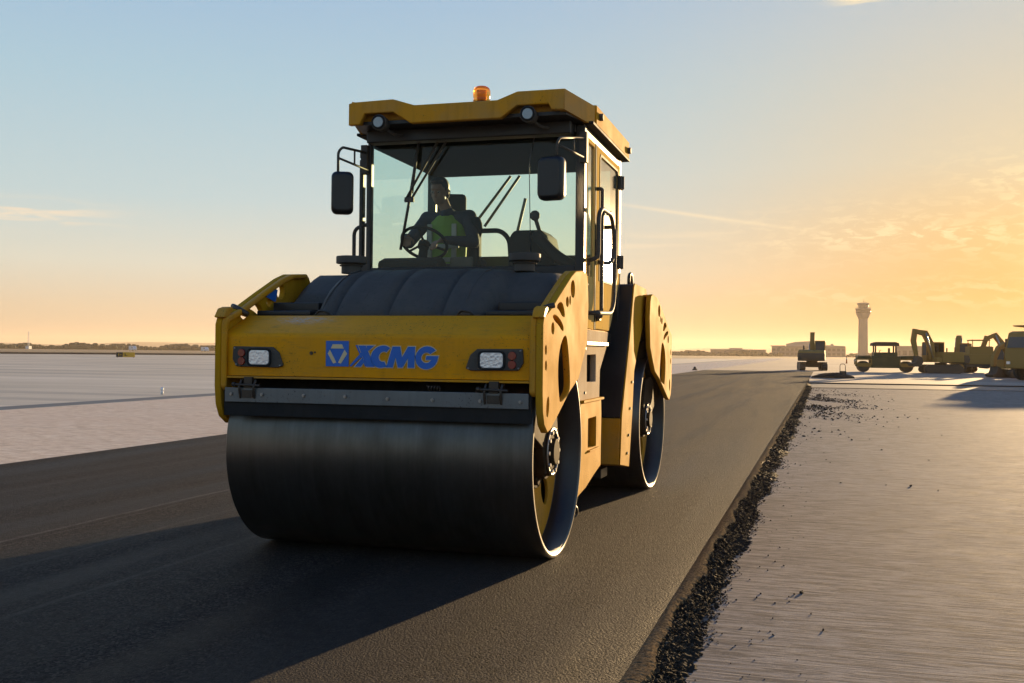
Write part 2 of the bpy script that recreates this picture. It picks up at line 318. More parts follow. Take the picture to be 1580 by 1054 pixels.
# ------------------------------------------------------------------ mesh helpers
class MB:
    def __init__(s): s.v = []; s.f = []; s.smooth = []
    def add(s, vs, fs, sm=False):
        k = len(s.v); s.v += [tuple(v) for v in vs]; s.f += [tuple(i+k for i in f) for f in fs]; s.smooth += [sm]*len(fs); return s
    def box(s, x0, x1, y0, y1, z0, z1):
        vs = [(x, y, z) for z in (z0, z1) for y in (y0, y1) for x in (x0, x1)]
        return s.add(vs, [(0, 2, 3, 1), (4, 5, 7, 6), (0, 1, 5, 4), (2, 6, 7, 3), (0, 4, 6, 2), (1, 3, 7, 5)])
    def prism(s, poly, axis, a, b, sm=False):
        """poly: list of 2D points in the remaining axes order (x:yz, y:xz, z:xy)"""
        def mk(p, t): return {'x': (t, p[0], p[1]), 'y': (p[0], t, p[1]), 'z': (p[0], p[1], t)}[axis]
        area = sum(poly[i][0]*poly[(i+1) % len(poly)][1]-poly[(i+1) % len(poly)][0]*poly[i][1] for i in range(len(poly)))
        P = list(poly) if area > 0 else list(poly)[::-1]
        n = len(P); vs = [mk(p, a) for p in P]+[mk(p, b) for p in P]
        fs = [tuple(range(n))[::-1], tuple(range(n, 2*n))]+[(i, (i+1) % n, n+(i+1) % n, n+i) for i in range(n)]
        if (axis == 'y') != (a > b): fs = [f[::-1] for f in fs]
        s.add(vs, fs[:2]); k = len(s.v)-2*n
        s.f += [tuple(i+k for i in f) for f in fs[2:]]; s.smooth += [sm]*n; return s
    def rings(s, rings, closed_ends=True, sm=True):
        n = len(rings[0]); vs = [p for r in rings for p in r]; fs = []
        for j in range(len(rings)-1):
            for i in range(n): fs.append((j*n+i, j*n+(i+1) % n, (j+1)*n+(i+1) % n, (j+1)*n+i))
        s.add(vs, fs, sm); k = len(s.v)-len(vs)
        if closed_ends:
            s.f += [tuple(k+i for i in range(n))[::-1], tuple(k+(len(rings)-1)*n+i for i in range(n))]; s.smooth += [False, False]
        return s
    def frame(s, d):
        d = Vector(d).normalized(); u = d.cross(Vector((0, 0, 1)))
        if u.length < .01: u = d.cross(Vector((0, 1, 0)))
        u.normalize(); return u, d.cross(u).normalized()*1
    def cyl(s, p0, p1, r0, r1=None, n=20):
        r1 = r0 if r1 is None else r1; p0 = Vector(p0); p1 = Vector(p1); u, w = s.frame(p1-p0)
        mk = lambda p, r: [p+(u*math.cos(2*math.pi*i/n)+w*math.sin(2*math.pi*i/n))*r for i in range(n)]
        return s.rings([mk(p0, r0), mk(p1, r1)])
    def tube(s, pts, r, n=10, rc=.0, seg=5):
        P = [Vector(p) for p in pts]
        if rc > 0 and len(P) > 2:
            Q = [P[0]]
            for a, b, c in zip(P, P[1:], P[2:]):
                d = min(rc, (a-b).length*.49, (c-b).length*.49); p = b+(a-b).normalized()*d; q = b+(c-b).normalized()*d
                for k in range(seg+1):
                    u = k/seg; Q.append(p*(1-u)**2+b*2*u*(1-u)+q*u*u)
            Q.append(P[-1]); P = Q
        rs = []; pu = None
        for i, p in enumerate(P):
            d = (P[min(i+1, len(P)-1)]-P[max(i-1, 0)]).normalized()
            if pu is None: u, w = s.frame(d)
            else:
                u = (pu-d*pu.dot(d)).normalized(); w = d.cross(u)
            pu = u; rr = r[i] if isinstance(r, (list, tuple)) else r
            rs.append([p+(u*math.cos(2*math.pi*k/n)+w*math.sin(2*math.pi*k/n))*rr for k in range(n)])
        return s.rings(rs)
    def lathe(s, prof, c, axis='x', n=64, closed=False):
        """prof: (t along axis, radius)"""
        rs = []
        for t_, r_ in prof:
            ring = []
            for i in range(n):
                a = 2*math.pi*i/n; q, w = math.cos(a)*r_, math.sin(a)*r_
                ring.append({'x': (c[0]+t_, c[1]+q, c[2]+w), 'z': (c[0]+q, c[1]+w, c[2]+t_), 'y': (c[0]+w, c[1]+t_, c[2]+q)}[axis])
            rs.append(ring)
        if closed: rs.append(rs[0])
        s.rings(rs, closed_ends=False); return s
    def ell(s, c, r, n=12, m=8, rot=None):
        c = Vector(c); rs = []
        for j in range(1, m):
            ph = math.pi*j/m; ring = []
            for i in range(n):
                a = 2*math.pi*i/n; v = Vector((r[0]*math.sin(ph)*math.cos(a), r[1]*math.sin(ph)*math.sin(a), -r[2]*math.cos(ph)))
                ring.append(c+(rot @ v if rot else v))
            rs.append(ring)
        return s.rings(rs)
    def xf(s, M):
        s.v = [tuple(M @ Vector(v)) for v in s.v]; return s

def tagp(o, **kw):
    for k, v in kw.items():
        if v is not None: o['category' if k == 'cat' else k] = v
    return o
def obj(name, mb, m, parent=None, xf=None, bevel=0, seg=2, auto=40, fixn=True, **tags):
    me = mb if isinstance(mb, bpy.types.Mesh) else bpy.data.meshes.new(name)
    if not isinstance(mb, bpy.types.Mesh):
        me.from_pydata(mb.v, [], mb.f); me.polygons.foreach_set('use_smooth', mb.smooth)
        if xf is not None: me.transform(xf)
        if fixn:
            bm = bmesh.new(); bm.from_mesh(me); bmesh.ops.recalc_face_normals(bm, faces=bm.faces); bm.to_mesh(me); bm.free()
    elif xf is not None: me.transform(xf)
    me.materials.clear(); me.materials.append(MATS[m])
    o = bpy.data.objects.new(name, me); COL.objects.link(o)
    if parent is not None:
        o.parent = parent
    if bevel:
        b = o.modifiers.new('Bevel', 'BEVEL'); b.width = bevel; b.segments = seg; b.limit_method = 'ANGLE'; b.angle_limit = R(auto); b.harden_normals = False
        for p in me.polygons: p.use_smooth = True
        w = o.modifiers.new('WN', 'WEIGHTED_NORMAL'); w.keep_sharp = True
    return tagp(o, **tags)
def parts(name, mb, m, parent=None, xf=None, gap=.002, **kw):
    """each separate piece of the MB becomes a part of its own"""
    n = len(mb.v); p = list(range(n))
    def find(a):
        while p[a] != a: p[a] = p[p[a]]; a = p[a]
        return a
    for f in mb.f:
        for q in f[1:]: p[find(q)] = find(f[0])
    isl = {}
    for i in range(n): isl.setdefault(find(i), []).append(i)
    G = []
    for vs in isl.values():
        V = np.array([mb.v[i] for i in vs]); lo, hi = V.min(0)-gap, V.max(0)+gap; mem = list(vs); keep = []
        for g in G:
            if (lo <= g[1]).all() and (g[0] <= hi).all(): lo = np.minimum(lo, g[0]); hi = np.maximum(hi, g[1]); mem += g[2]
            else: keep.append(g)
        G = keep+[(lo, hi, mem)]
    out = []
    for g in G:
        ids = {v: k for k, v in enumerate(sorted(g[2]))}; q = MB(); q.v = [mb.v[i] for i in sorted(g[2])]
        for f, sm in zip(mb.f, mb.smooth):
            if f[0] in ids: q.f.append(tuple(ids[i] for i in f)); q.smooth.append(sm)
        out.append(obj(name, q, m, parent, xf, **kw))
    return out
def empty(name, loc=(0, 0, 0), rz=0, **tags):
    o = bpy.data.objects.new(name, None); o.empty_display_size = .3; COL.objects.link(o); o.location = loc; o.rotation_euler = (0, 0, rz)
    return tagp(o, **tags)
def plate_mesh(outer, holes, a, b, axis='x', bevel=.004, offset=0):
    """flat plate with real holes, spanning a..b along axis; 2D points as in MB.prism"""
    cu = bpy.data.curves.new('tmp', 'CURVE'); cu.dimensions = '2D'; cu.fill_mode = 'BOTH'
    for P in [outer]+list(holes):
        sp = cu.splines.new('POLY'); sp.points.add(len(P)-1); sp.use_cyclic_u = True
        for q, p in zip(sp.points, P): q.co = (p[0], p[1], 0, 1)
    cu.extrude = abs(b-a)/2-bevel; cu.bevel_depth = bevel; cu.bevel_resolution = 1; cu.offset = offset-bevel
    o = bpy.data.objects.new('tmp', cu); COL.objects.link(o)
    dg = bpy.context.evaluated_depsgraph_get(); me = bpy.data.meshes.new_from_object(o.evaluated_get(dg))
    bpy.data.objects.remove(o); bpy.data.curves.remove(cu)
    mid = (a+b)/2
    M = {'x': Matrix(((0, 0, 1, mid), (1, 0, 0, 0), (0, 1, 0, 0), (0, 0, 0, 1))),
         'y': Matrix(((1, 0, 0, 0), (0, 0, -1, mid), (0, 1, 0, 0), (0, 0, 0, 1))),
         'z': Matrix.Translation((0, 0, mid))}[axis]
    me.transform(M); return me
def oval(cx, cy, rx, ry, n=20, rot=0):
    return [(cx+rx*math.cos(a)*math.cos(rot)-ry*math.sin(a)*math.sin(rot), cy+rx*math.cos(a)*math.sin(rot)+ry*math.sin(a)*math.cos(rot)) for a in [2*math.pi*i/n for i in range(n)]]
def rrect(x0, x1, y0, y1, r, n=4):
    out = []
    for cx, cy, a0 in ((x1-r, y1-r, 0), (x0+r, y1-r, 90), (x0+r, y0+r, 180), (x1-r, y0+r, 270)):
        for k in range(n+1):
            a = R(a0+90*k/n); out.append((cx+r*math.cos(a), cy+r*math.sin(a)))
    return out
def smooth_poly(P, it=2):
    for _ in range(it):
        Q = []
        for i in range(len(P)):
            a, b = P[i], P[(i+1) % len(P)]
            Q += [(a[0]*.75+b[0]*.25, a[1]*.75+b[1]*.25), (a[0]*.25+b[0]*.75, a[1]*.25+b[1]*.75)]
        P = Q
    return P
def grid_sheet(x0, x1, y0, y1, z, name, m, skew=None, nx=1, ny=1, **tags):
    mb = MB(); vs = []; fs = []
    for j in range(ny+1):
        for i in range(nx+1):
            y = y0+(y1-y0)*j/ny; x = x0+(x1-x0)*i/nx
            if skew: x += skew*y
            vs.append((x, y, z))
    for j in range(ny):
        for i in range(nx):
            k = j*(nx+1)+i; fs.append((k, k+1, k+nx+2, k+nx+1))
    mb.add(vs, fs); return obj(name, mb, m, **tags)
def poly_sheet(P, z, name, m, **tags):
    mb = MB(); mb.add([(x, y, z) for x, y in P], [tuple(range(len(P)))]); return obj(name, mb, m, **tags)

# ------------------------------------------------------------------ ground
ST = dict(kind='structure')
poly_sheet([(-6000, -500), (6000, -500), (6000, 7000), (-6000, 7000)], -.09, 'ground', 'dry_grass', **ST)
# left: light strip beside the asphalt, dark shoulder, wide grey apron, white edge line
def edge_x(y): return -.80+.0093*y
poly_sheet([(-700, -40), (-17.9, -40), (-17.9, 330), (-88, 330), (-700, -480)], -.012, 'apron', 'apron_concrete', **ST)
poly_sheet([(-17.9, -40), (-16.9, -40), (-16.9, 330), (-17.9, 330)], -.012, 'shoulder_strip', 'dark_strip', **ST)
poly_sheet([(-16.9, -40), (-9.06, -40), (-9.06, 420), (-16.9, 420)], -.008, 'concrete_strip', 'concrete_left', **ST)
poly_sheet([(-9.055, -40), (edge_x(-40), -40), (edge_x(90), 90), (-9.055, 90)], 0, 'asphalt_road', 'asphalt', **ST)
poly_sheet([(-9.055, 90.0), (-.2, 90.0), (-.2, 92.2), (-9.055, 92.2)], -.004, 'transverse_joint', 'dark_strip', **ST)
poly_sheet([(-9.055, 92.2), (-.2, 92.2), (-.2, 420), (-9.055, 420)], -.006, 'far_lane', 'far_paving', **ST)
poly_sheet([(-.2, 54.5), (260, 62), (260, 420), (-.2, 420)], -.006, 'far_paving', 'far_paving', **ST)
poly_sheet([(-.45, 47.8), (90, 52.5), (260, 60), (260, 62), (-.45, 54.5)], -.06, 'transverse_strip', 'dark_strip', **ST)
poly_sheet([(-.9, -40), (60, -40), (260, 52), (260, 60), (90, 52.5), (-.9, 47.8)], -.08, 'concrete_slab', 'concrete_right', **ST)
poly_sheet([(-190, 186), (-95, 330), (-95, 337), (-190, 191)], -.008, 'edge_line', 'white_line', **ST)
poly_sheet([(-700, -330), (-190, 250), (-60, 420), (-60, 470), (-700, 60)], -.03, 'dry_verge', 'dry_grass', **ST)

# asphalt edge: dusty rounded lip, then a ragged slope to the concrete
def edge_strip():
    ys = np.concatenate([np.arange(2.5, 12, .018), np.arange(12, 30, .09), np.arange(30, 54, .3)])
    def wob(a, s=1.): return math.sin(a*7.3)*.35+math.sin(a*17.9+1)*.3+math.sin(a*41.)*.2+random.uniform(-.4, .4)*s
    mb = MB(); vs = []; n = 7
    for y in ys:
        e = edge_x(y); w = .055
        for k, (dx, z) in enumerate(((0, .001), (.014, .004), (.032, .006), (.052, .004), (.070, -.006), (.078, -.03), (.080, -.085))):
            vs.append((e+dx*(1+.22*math.sin(y*3.1)+.15*math.sin(y*8.7))+random.uniform(-.004, .004)*(k > 0)+.006*wob(y)*(k > 2), y, z+random.uniform(-.0012, .0012)*(k > 0)))
    fs = [(j*n+k, j*n+k+1, (j+1)*n+k+1, (j+1)*n+k) for j in range(len(ys)-1) for k in range(n-1)]
    mb.add(vs, fs); obj('asphalt_lip', mb, 'asphalt_lip', fixn=False, **ST)
    mb = MB(); vs = []; n = 16
    for y in ys:
        e = edge_x(y)+.058; wd = .19+.03*math.sin(y*1.7)+.035*math.sin(y*4.1)+random.uniform(-.03, .03)
        wd *= .75+.45*min(1, max(0, y-4)/16)
        for k in range(n):
            u = k/(n-1); z = -.012-.068*u**.8+random.uniform(-.018, .018)*(1-.6*u)*(k < n-1)
            vs.append((e+wd*u+random.uniform(-.008, .008), y, min(z, -.004) if k < n-1 else -.084))
    fs = [(j*n+k, j*n+k+1, (j+1)*n+k+1, (j+1)*n+k) for j in range(len(ys)-1) for k in range(n-1)]
    mb.add(vs, fs); obj('crumbled_edge', mb, 'asphalt_crumb', fixn=False, kind='structure')
edge_strip()
def stones(name, pts, m, **tags):
    """pts: list of (x,y,z,size)"""
    base = np.array([(1, 0, 0), (-1, 0, 0), (0, 1, 0), (0, -1, 0), (0, 0, 1), (0, 0, -1), (.6, .6, .5), (-.6, -.5, .6)])
    F = [(0, 6, 4), (0, 2, 6), (2, 4, 6), (2, 1, 4), (1, 7, 4), (1, 3, 7), (3, 4, 7), (3, 0, 4), (2, 0, 5), (1, 2, 5), (3, 1, 5), (0, 3, 5)]
    vs = []; fs = []
    for i, (x, y, z, s) in enumerate(pts):
        sc = s*rng.uniform(.55, 1.25, 3)*np.array((1, 1, .75)); q = base*(1+rng.uniform(-.28, .28, base.shape))*sc
        a, b2 = rng.uniform(0, 6.28), rng.uniform(-.6, .6)
        ca, sa, cb, sb = math.cos(a), math.sin(a), math.cos(b2), math.sin(b2)
        q = q @ np.array([[ca, sa, 0], [-sa, ca, 0], [0, 0, 1]]) @ np.array([[1, 0, 0], [0, cb, sb], [0, -sb, cb]])
        vs += [tuple(v) for v in (q+(x, y, z))]; fs += [tuple(j+8*i for j in f) for f in F]
    mb = MB(); mb.add(vs, fs); return obj(name, mb, m, fixn=False, **tags)
def edge_stones():
    P = []
    for _ in range(22000):
        y = 2.8+47*random.random()**2.6
        u = min(1.6, abs(random.gauss(.42, .3)))*(1+.25*math.sin(y*2.3+math.sin(y*5.1))); w = .20*(.75+.45*min(1, max(0, y-4)/16))
        x = edge_x(y)+.075+w*u; s = random.uniform(.0035, .0115)*(2. if random.random() < .03 else 1.)*(1 if u < 1 else .7)
        z = -.012-.066*min(u, 1)**.8+s*.3 if u < 1 else -.08+s*.4
        P.append((x, y, z, s*(1+max(0, y-10)/30)))
    for _ in range(170):                      # scattered grit on the slab beside the edge
        y = 3+30*random.random()**1.5; x = edge_x(y)+.35+random.expovariate(5.); s = random.uniform(.002, .007)*(1+y/30); P.append((x, y, -.08+s*.3, s))
    for _ in range(2600):                     # spilled patch further along
        y = random.gauss(33, 5.0); x = edge_x(y)+.42+abs(random.gauss(.0, .8))+.15*math.sin(y); s = random.uniform(.006, .03)
        if math.sin(x*3.1+y*.7)+math.sin(y*1.3)+random.random() > .35: P.append((x, y, -.08+s*.2, s))
    for _ in range(16):
        s = random.uniform(.004, .012); P.append((random.uniform(.3, 3.2), random.uniform(6, 26), -.08+s*.3, s))
    for cx, cy, s in ((-.06, 6.55, .012), (-.1, 6.5, .009), (-.13, 6.42, .008), (.06, 5.7, .010), (2.35, 5.05, .009), (1.05, 12.3, .02), (1.3, 12.0, .014)):
        P.append((cx, cy, -.08+s*.4, s))
    stones('loose_asphalt_crumbs', P, 'asphalt_crumb', kind='stuff', label='dark loose asphalt crumbs along the broken pavement edge')
edge_stones()

# ------------------------------------------------------------------ road roller
OX, OY = -2.68, 6.77
roller = empty('road_roller', (OX, OY, 0), label='large yellow tandem road roller with glazed cab compacting the fresh asphalt', cat='road roller')
A = R(2.0)
REAR = Matrix.Translation((0, 1.9, 0)) @ Matrix.Rotation(-A, 4, 'Z') @ Matrix.Translation((0, -1.9, 0))
WB = 3.8; DR = .70

def drum_set(cy, xf, sgn):
    # outer shell, open at both ends
    mb = MB(); prof = [(-1.05, .672), (-1.05, .694), (-1.043, .70), (1.043, .70), (1.05, .694), (1.05, .672), (.88, .664), (.87, .655), (-.87, .655), (-.88, .664)]
    mb.lathe(prof, (0, cy, .70), 'x', 128, True)
    d = obj('drum', mb, 'drum_steel', roller, xf)
    for s in (1, -1): obj('drum_shade_ring', MB().lathe([(s*.88, .658), (s*.88, .662), (s*1.04, .668), (s*1.04, .664)], (0, cy, .70), 'x', 96, True), 'black_paint', d, xf)  # black ring added so the shaded hollow of the drum reads dark
    for s in (1, -1):
        circ = [(cy+.66*math.cos(a), .70+.66*math.sin(a)) for a in [2*math.pi*i/72 for i in range(72)]]
        holes = [oval(cy+.43*math.cos(a), .70+.43*math.sin(a), .125, .085, 18, a) for a in (R(225), R(-45), R(45), R(135))]
        obj('drum_disc', plate_mesh(circ, holes, s*.85, s*.875, 'x', .003), 'yellow_paint', d, xf)
        hb = MB()
        for t0, r0, t1, r1 in ((.875, .25, .90, .25), (.86, .19, .965, .185), (.965, .165, 1.0, .165), (1.0, .09, 1.035, .085)):
            hb.cyl((s*t0, cy, .70), (s*t1, cy, .70), r0, r1, 32)
        for k in range(6):
            a = R(60*k+10); hb.cyl((s*.80, cy+.2*math.cos(a), .70+.2*math.sin(a)), (s*.93, cy+.2*math.cos(a), .70+.2*math.sin(a)), .035, None, 10)
        h = obj('hub', hb, 'hub_paint', d, xf, bevel=.004)
        bb = MB()
        for k in range(10):
            a = R(36*k); bb.cyl((s*1.0, cy+.135*math.cos(a), .70+.135*math.sin(a)), (s*1.022, cy+.135*math.cos(a), .70+.135*math.sin(a)), .014, None, 6)
        bb.lathe([(s*1.002, .145), (s*1.002, .16), (s*1.012, .16), (s*1.012, .145)], (0, cy, .70), 'x', 40, True)
        parts('hub_bolt', bb, 'bolt_steel', h, xf)
drum_set(0, None, 1); drum_set(WB, REAR, -1)

# outer side plates with their real openings: profile in (y, z)
PL = [(-.735, 1.12), (-.735, 1.53), (-.715, 1.575), (-.53, 1.64), (-.25, 1.765), (.03, 1.885), (.16, 1.925), (.40, 1.945), (.50, 1.93), (.545, 1.87),
      (.575, 1.71), (.53, 1.42), (.27, 1.185), (-.01, 1.10), (-.30, .975), (-.52, .885), (-.60, .87), (-.68, .92), (-.72, 1.0)]
def holes_for():
    H = [smooth_poly([(-.13, 1.50), (-.30, 1.40), (-.345, 1.24), (-.29, 1.05), (-.24, 1.045), (-.02, 1.10), (.0, 1.18), (-.05, 1.36)], 2),
         oval(.06, 1.795, .058, .056, 20), oval(-.49, 1.515, .034, .034, 14), oval(-.66, 1.38, .018, .026, 12), oval(-.655, 1.285, .018, .026, 12),
         oval(-.60, 1.03, .028, .06, 14, -.2), oval(-.10, 1.70, .035, .03, 14), oval(-.02, 1.715, .018, .026, 12),
         smooth_poly([(-.40, 1.655), (-.30, 1.69), (-.22, 1.675), (-.16, 1.60), (-.24, 1.60), (-.31, 1.635)], 2),
         smooth_poly([(-.50, 1.595), (-.42, 1.60), (-.30, 1.575), (-.20, 1.53), (-.22, 1.50), (-.34, 1.545), (-.44, 1.565)], 2)]
    return H
for s in (1, -1):
    p = obj('side_plate', plate_mesh(PL, holes_for(), s*1.075, s*1.12, 'x', .008), 'dusty_paint', roller)
    mr = [(3.8-(y), z) for y, z in PL]; mh = [[(3.8-y, z) for y, z in h] for h in holes_for()]
    p2 = obj('side_plate', plate_mesh(mr, mh, s*1.075, s*1.12, 'x', .008), 'dusty_paint', roller, REAR)
    # rounded flange behind the plate edge
    for xf, par, mir in ((None, p, False), (REAR, p2, True)):
        fl = MB(); E = PL[0:8]
        pts_o = E; pts_i = [(y+.03, z-.03) for y, z in E]
        P = pts_o+pts_i[::-1]
        if mir: P = [(3.8-y, z) for y, z in P]
        fl.prism(P, 'x', s*1.035, s*1.076)
        obj('edge_flange', fl, 'yellow_paint', par, xf, bevel=.012)
    # curved stiffener seen through the long opening
    for xf, par, mir in ((None, p, False), (REAR, p2, True)):
        f = (lambda y: 3.8-y) if mir else (lambda y: y)
        g = MB().tube([(s*1.05, f(-.13), 1.47), (s*1.06, f(-.19), 1.3), (s*1.05, f(-.16), 1.12)], .011, 8, .1)
        obj('inner_rail', g, 'bolt_steel', par, xf)
    # arm that carries the drum hub
    for xf, mir in ((None, False), (REAR, True)):
        P = [(-.66, 1.0), (-.20, 1.12), (.12, 1.10), (.20, .80), (.15, .56), (-.15, .56), (-.22, .74), (-.48, .84), (-.64, .90)]
        if mir: P = [(3.8-y, z) for y, z in P]
        obj('drum_arm', MB().prism(P, 'x', s*.94, s*.995), 'hub_paint', roller, xf, bevel=.01)
    # lifting lug at the plate's shoulder
    obj('plate_lug', MB().prism([(-.745, 1.575), (-.70, 1.635), (-.64, 1.65), (-.62, 1.625), (-.70, 1.57)], 'x', s*1.05, s*1.125), 'yellow_paint', roller, bevel=.008)
    obj('hose_fitting', MB().tube([(s*1.0, -.52, 1.60), (s*1.08, -.53, 1.645), (s*1.13, -.5, 1.66)], .018, 8, .03), 'dark_steel', roller)

# front nose panel
P = [(-.70, 1.19), (-.703, 1.44), (-.685, 1.475), (-.40, 1.60), (-.385, 1.575), (-.655, 1.45), (-.668, 1.20)]
nose = obj('nose_panel', MB().prism(P, 'x', -1.072, 1.072), 'nose_paint', roller, bevel=.006)
obj('panel_lip', MB().box(-1.07, 1.07, -.72, -.66, 1.175, 1.189), 'yellow_paint', nose, bevel=.003)
sb = MB()
for k, (x, z) in enumerate(((-.43, 1.345), (-.405, 1.35))): sb.cyl((x, -.701, z), (x, -.706, z), .012 if k == 0 else .006, None, 12)
parts('plug', sb, 'dark_steel', nose)

def lerp(a, b, u): return a+(b-a)*u
# writing and emblem: drawn in a 1420 x 300 unit box
def wr(px, py): return (lerp(-.325, .445, (px-140)/(1395-140)), lerp(1.425, 1.262, (py-128)/(408-128)))
EM = [(140, 128), (400, 128), (400, 408), (140, 408)]
def arc(cx, cy, rx, ry, a0, a1, n=18): return [(cx+rx*math.cos(R(a0+(a1-a0)*i/n)), cy-ry*math.sin(R(a0+(a1-a0)*i/n))) for i in range(n+1)]
def shear(P, k=.0, y0=300): return [(x-(y-y0)*k, y) for x, y in P]
LX1 = [(508, 176), (592, 176), (690, 408), (604, 408)]
LX2 = [(432, 408), (610, 240), (690, 176), (640, 176), (560, 232), (416, 392), (416, 404)]
LX2b = [(470, 408), (545, 322), (585, 345), (540, 408)]
LX3 = [(598, 176), (690, 176), (625, 232), (606, 196)]
LX4 = [(478, 172), (498, 172), (600, 400), (590, 408)]
LC = shear(arc(775, 296, 125, 122, 52, 300)+arc(790, 296, 52, 56, 290, 60), .12)
LM = [(822, 412), (890, 184), (975, 184), (996, 300), (1062, 184), (1140, 184), (1132, 412), (1060, 412), (1062, 312), (1002, 412), (952, 412), (925, 306), (895, 412)]
LG = shear(arc(1265, 302, 122, 124, 40, 345), .06)+[(1392, 282), (1262, 282), (1255, 325), (1318, 325)]+shear(arc(1262, 302, 56, 56, 325, 45), .06)
def sheet_letter(polys, name, m, y, th, parent, off=0):
    for P in polys:
        Q = [wr(*p) for p in P]
        me = plate_mesh(Q, [], y, y-th, 'y', .0004, off); obj(name, me, m, parent)
emb = obj('emblem', plate_mesh([wr(*p) for p in EM], [], -.7045, -.7075, 'y', .0005), 'blue_print', nose)
sheet_letter([[(218, 165), (325, 165), (346, 212), (196, 212)], [(186, 224), (162, 268), (226, 378), (262, 366)], [(354, 224), (384, 268), (314, 378), (280, 366)]],
             'emblem_bar', 'pale_print', -.7078, .0012, emb)
for nm, pl in (('letter_x', [LX1, LX3, LX2b]), ('letter_c', [LC]), ('letter_m', [LM]), ('letter_g', [LG])):
    # the pale keyline, then the blue letter on top of it
    kl = None
    def join(polys, off, y, th, name, m, par):
        bm = bmesh.new()
        for P in polys:
            y -= .00025; me = plate_mesh([wr(*p) for p in P], [], y, y-th, 'y', .0004, off); bm.from_mesh(me); bpy.data.meshes.remove(me)
        me = bpy.data.meshes.new(name); bm.to_mesh(me); bm.free(); return obj(name, me, m, par)
    kl = join(pl, .0048, -.7042, .0012, nm, 'pale_print', nose)
    ex = pl+([LX2, LX4] if nm == 'letter_x' else [])
    join(ex, .0, -.7066, .0014, 'letter_face', 'blue_print', kl)

# headlight clusters
def headlight(s):
    f = lambda x: s*x
    Hs = [(f(.99), 1.385), (f(.995), 1.30), (f(.965), 1.252), (f(.66), 1.248), (f(.625), 1.262), (f(.655), 1.345), (f(.70), 1.382)]
    h = obj('headlight', MB().prism(Hs, 'y', -.702, -.722), 'black_plastic', nose, bevel=.006)
    lens = MB().prism(rrect(min(f(.72), f(.87)), max(f(.72), f(.87)), 1.265, 1.362, .025, 5), 'y', -.722, -.731); obj('lens', lens, 'lamp_lens', h, bevel=.006)
    rim = plate_mesh(rrect(min(f(.708), f(.882)), max(f(.708), f(.882)), 1.255, 1.372, .03, 5), [rrect(min(f(.72), f(.87)), max(f(.72), f(.87)), 1.265, 1.362, .025, 5)], -.72, -.735, 'y', .002)
    obj('rim', rim, 'rubber', h)
    for z in (1.342, 1.288): obj('indicator', MB().cyl((f(.925), -.722, z), (f(.925), -.733, z), .028, .024, 20), 'red_lens', h)
    for x, z in ((.978, 1.372), (.645, 1.262), (.965, 1.265)): obj('screw', MB().ell((f(x), -.723, z), (.007, .005, .007), 8, 6), 'bolt_steel', h)
headlight(1); headlight(-1)

# scraper
sc = obj('scraper_bar', MB().box(-1.035, 1.035, -.742, -.728, 1.02, 1.115), 'bar_steel', roller, bevel=.003)
obj('rubber_strip', MB().box(-1.05, 1.05, -.726, -.708, .93, 1.10), 'rubber', sc, bevel=.004)
bb = MB()
for x in (-.985, -.76, -.46, -.17, .12, .42, .73, .985): bb.cyl((x, -.742, 1.072-.008*(x > 0)), (x, -.752, 1.072-.008*(x > 0)), .013, .011, 6); bb.cyl((x, -.75, 1.072-.008*(x > 0)), (x, -.757, 1.072-.008*(x > 0)), .006, None, 8)
parts('bar_bolt', bb, 'bolt_steel', sc)
for x in (-.86, .82):
    lt = MB().tube([(x-.06, -.74, 1.045), (x-.06, -.762, 1.12), (x-.055, -.735, 1.165)], .008, 8, .02).tube([(x+.045, -.74, 1.045), (x+.045, -.762, 1.12), (x+.05, -.735, 1.165)], .008, 8, .02)
    lt.cyl((x-.10, -.755, 1.135), (x+.09, -.755, 1.13), .009, None, 10).cyl((x-.11, -.755, 1.136), (x-.09, -.755, 1.136), .015, None, 10)
    lt.box(x-.045, x+.035, -.752, -.742, 1.05, 1.10).box(x-.035, x+.025, -.745, -.70, 1.11, 1.185)
    obj('scraper_latch', lt, 'dark_steel', sc, bevel=.002)
obj('scraper_spring', MB().tube([(.40+.012*math.cos(i*1.2), -.735+.012*math.sin(i*1.2), 1.135) if False else (.38+i*.004, -.735+.014*math.sin(i*1.3), 1.138+.014*math.cos(i*1.3)) for i in range(24)], .004, 6), 'dark_steel', sc)

# inner frame of the front module
fb = MB().box(-.93, .93, -.36, 1.15, 1.44, 1.60).box(-1.06, 1.06, -.62, -.40, 1.30, 1.44).box(-.78, .78, .78, 2.0, .62, 1.44)
parts('front_frame', fb, 'black_paint', roller, bevel=.01)
for s in (1, -1):
    obj('mudguard_plate', MB().prism([(-.66, 1.05), (-.66, 1.56), (-.4, 1.60), (.4, 1.88), (.5, 1.6), (.5, 1.42), (-.1, 1.42), (-.45, 1.25)], 'x', s*1.045, s*1.07) if False else
        MB().prism([(.10, 1.43), (.10, 1.62), (.50, 1.62), (.53, 1.43)], 'x', s*.935, s*1.07), 'black_paint', roller, bevel=.005)

